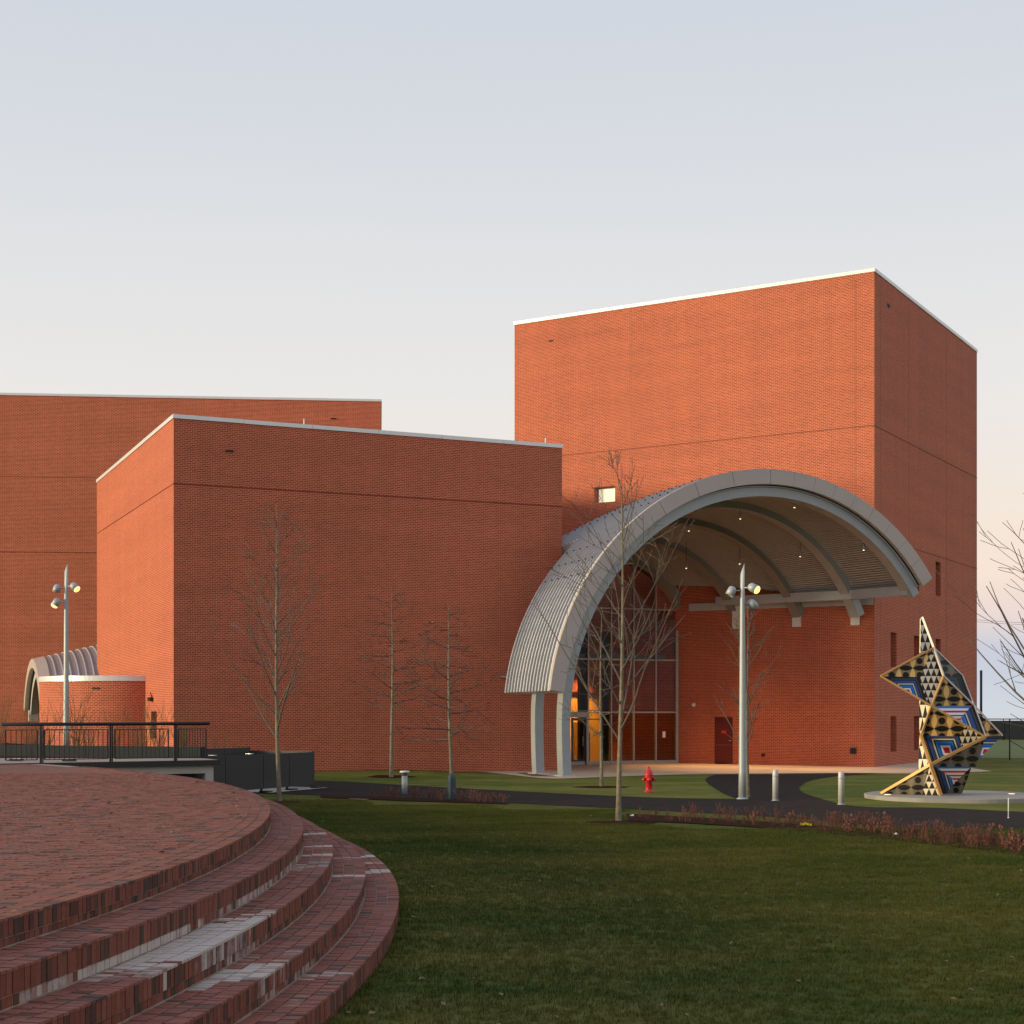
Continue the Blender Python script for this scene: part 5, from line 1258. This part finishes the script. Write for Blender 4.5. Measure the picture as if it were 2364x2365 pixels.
# ------------------------------------------------------------------ far fences and pole
o = empty('overhead_wires', (40, 170, 0), label='two thin overhead wires crossing the sky at the far right', cat='wire'); OI = inv(o)
for py0, py1 in ((1428, 1436), (1433, 1440)):
    b = MB(); A_, B_ = at_Y(2150, py0-8, 170), at_Y(2500, py1+4, 170); b.tube([A_.lerp(B_, k/10)-Z*(1.2*(.25-(k/10-.5)**2)) for k in range(11)], .022, 4, False); b.local(OI).build('wire', M['twig'], o)
fy = 82.0; fp = empty('chain_link_fence', (26, fy, 0), label='thin black chain link fence beyond the sculpture', cat='fence'); FI = inv(fp)
for k in range(6):
    x = (2331-CX)/F*fy + (k-3)*3.0
    b = MB(); b.tube([(x, fy, 0), (x, fy, 2.2)], .035, 6); b.local(FI).build('post', M['dark'], fp)
b = MB(); xa, xb = (2331-CX)/F*fy-9, (2331-CX)/F*fy+6; b.tube([(xa, fy, 2.18), (xb, fy, 2.18)], .025, 6); b.local(FI).build('top_rail', M['dark'], fp)
b = MB(); x = (2331-CX)/F*fy; b.tube([(x, fy, 1.05), (x+1.7, fy, .02)], .02, 6); b.local(FI).build('brace', M['dark'], fp)
b = MB(); x = xa
while x < xb:
    for s in (-1, 1): b.tube([(x, fy+.03, .03 if s > 0 else 2.15), (x+2.12, fy+.03, 2.15 if s > 0 else .03)], .0025, 3, False)
    x += .14
b.local(FI).build('wire_mesh', M['dark'], fp, kind='stuff')
wy = 135.0; ws = empty('screened_fence', (45, wy, 0), label='dark screened fence far across the green field', cat='fence'); WI = inv(ws)
for k in range(14):
    x = 34+k*3
    b = MB(); b.box((x+1.5, wy, .9), (2.94, .05, 1.66)); b.local(WI).build('screen_panel', M['net'], ws)
    b = MB(); b.tube([(x, wy-.05, 0), (x, wy-.05, 1.9)], .04, 6); b.local(WI).build('post', M['dark'], ws)
py_ = 120.0; x = (2265-CX)/F*py_; o = empty('field_pole', (x, py_, 0), label='tall thin dark pole beyond the fence', cat='pole')
b = MB(); zt = at_Y(0, 1548, py_).z; b.tube([(0, 0, 0), (0, 0, zt)], .10, 8); b.build('shaft', M['dark'], o); b = MB(); b.lathe([(.13, 0), (.13, .3), (.1, .35)], n=10); b.build('base', M['dark'], o)
# ------------------------------------------------------------------ grass blades on the near lawn
def blades():
    rnd = random.Random(4); tm = []
    for s in range(4):
        b = MB()
        for i in range(16):
            x, y = rnd.uniform(-.06, .06), rnd.uniform(-.06, .06); a = rnd.uniform(0, 6.28); h = rnd.uniform(.022, .05); le = rnd.uniform(.004, .03); w = .0032
            c, s_ = math.cos(a), math.sin(a); n0 = len(b.v)
            b.v += [(x-s_*w, y+c*w, 0), (x+s_*w, y-c*w, 0), (x+c*le, y+s_*le, h)]; b.f.append((n0, n0+1, n0+2)); b.uv.append([(0, 0)]*3); b.sm.append(False); b.col.append(None)
        tm.append(b.mesh('tuft', M['grass']))
    hid = bpy.data.collections.new('tuft_shapes'); 
    for me in tm: hid.objects.link(bpy.data.objects.new('tuft', me))
    b = MB(); st = .25
    y = 9.0
    while y < 47:
        hw = y*.335+1; x = math.floor(-hw)
        while x < hw:
            c = Vector((x+st/2, y+st/2, 0))
            if (c-TC).length > TR[4]-.45:
                ok = True
                if y > 33:                              # stay off the beds and the path
                    pz = HZ-F*(g(c.x, c.y)-EYE)/c.y; px = CX+F*c.x/c.y
                    lim = 1868 if px < 1440 else 1900+max(0, (px-1450))*.085
                    lim = 1858 if px < 1150 else lim
                    lim = 1846 if px < 850 else lim
                    ok = pz > lim+1.5
                if any(math.hypot(c.x-q[0], (c.y-q[1])/.9) < q[2]+.05 for q in RINGS): ok = False
                if ok: b.quad(*[(x+i, y+j, g(x+i, y+j)+.001) for i, j in ((0, 0), (st, 0), (st, st), (0, st))])
            x += st
        y += st
    o = b.build('grass_blades', M['grass'], kind='stuff', label='short grass blades of the near lawn')
    ng = bpy.data.node_groups.new('scatter_grass', 'GeometryNodeTree')
    ng.interface.new_socket('Geometry', in_out='INPUT', socket_type='NodeSocketGeometry'); ng.interface.new_socket('Geometry', in_out='OUTPUT', socket_type='NodeSocketGeometry')
    n, l = ng.nodes, ng.links; gi, go_ = n.new('NodeGroupInput'), n.new('NodeGroupOutput')
    d = n.new('GeometryNodeDistributePointsOnFaces'); d.inputs['Density'].default_value = 130; l.new(gi.outputs[0], d.inputs['Mesh'])
    ci = n.new('GeometryNodeCollectionInfo'); ci.inputs['Collection'].default_value = hid; ci.inputs['Separate Children'].default_value = True; ci.inputs['Reset Children'].default_value = True
    ip = n.new('GeometryNodeInstanceOnPoints'); ip.inputs['Pick Instance'].default_value = True; l.new(d.outputs['Points'], ip.inputs['Points']); l.new(ci.outputs[0], ip.inputs['Instance'])
    rr = n.new('FunctionNodeRandomValue'); rr.data_type = 'FLOAT_VECTOR'; rr.inputs['Min'].default_value = (0, 0, 0); rr.inputs['Max'].default_value = (0, 0, 6.28); l.new(rr.outputs[0], ip.inputs['Rotation'])
    rsz = n.new('FunctionNodeRandomValue'); rsz.data_type = 'FLOAT'; rsz.inputs[2].default_value = .7; rsz.inputs[3].default_value = 1.3; l.new(rsz.outputs[1], ip.inputs['Scale'])
    l.new(ip.outputs[0], go_.inputs[0])
    o.modifiers.new('scatter', 'NODES').node_group = ng
blades()
sc.cycles.max_bounces = 6; sc.cycles.use_denoising = True
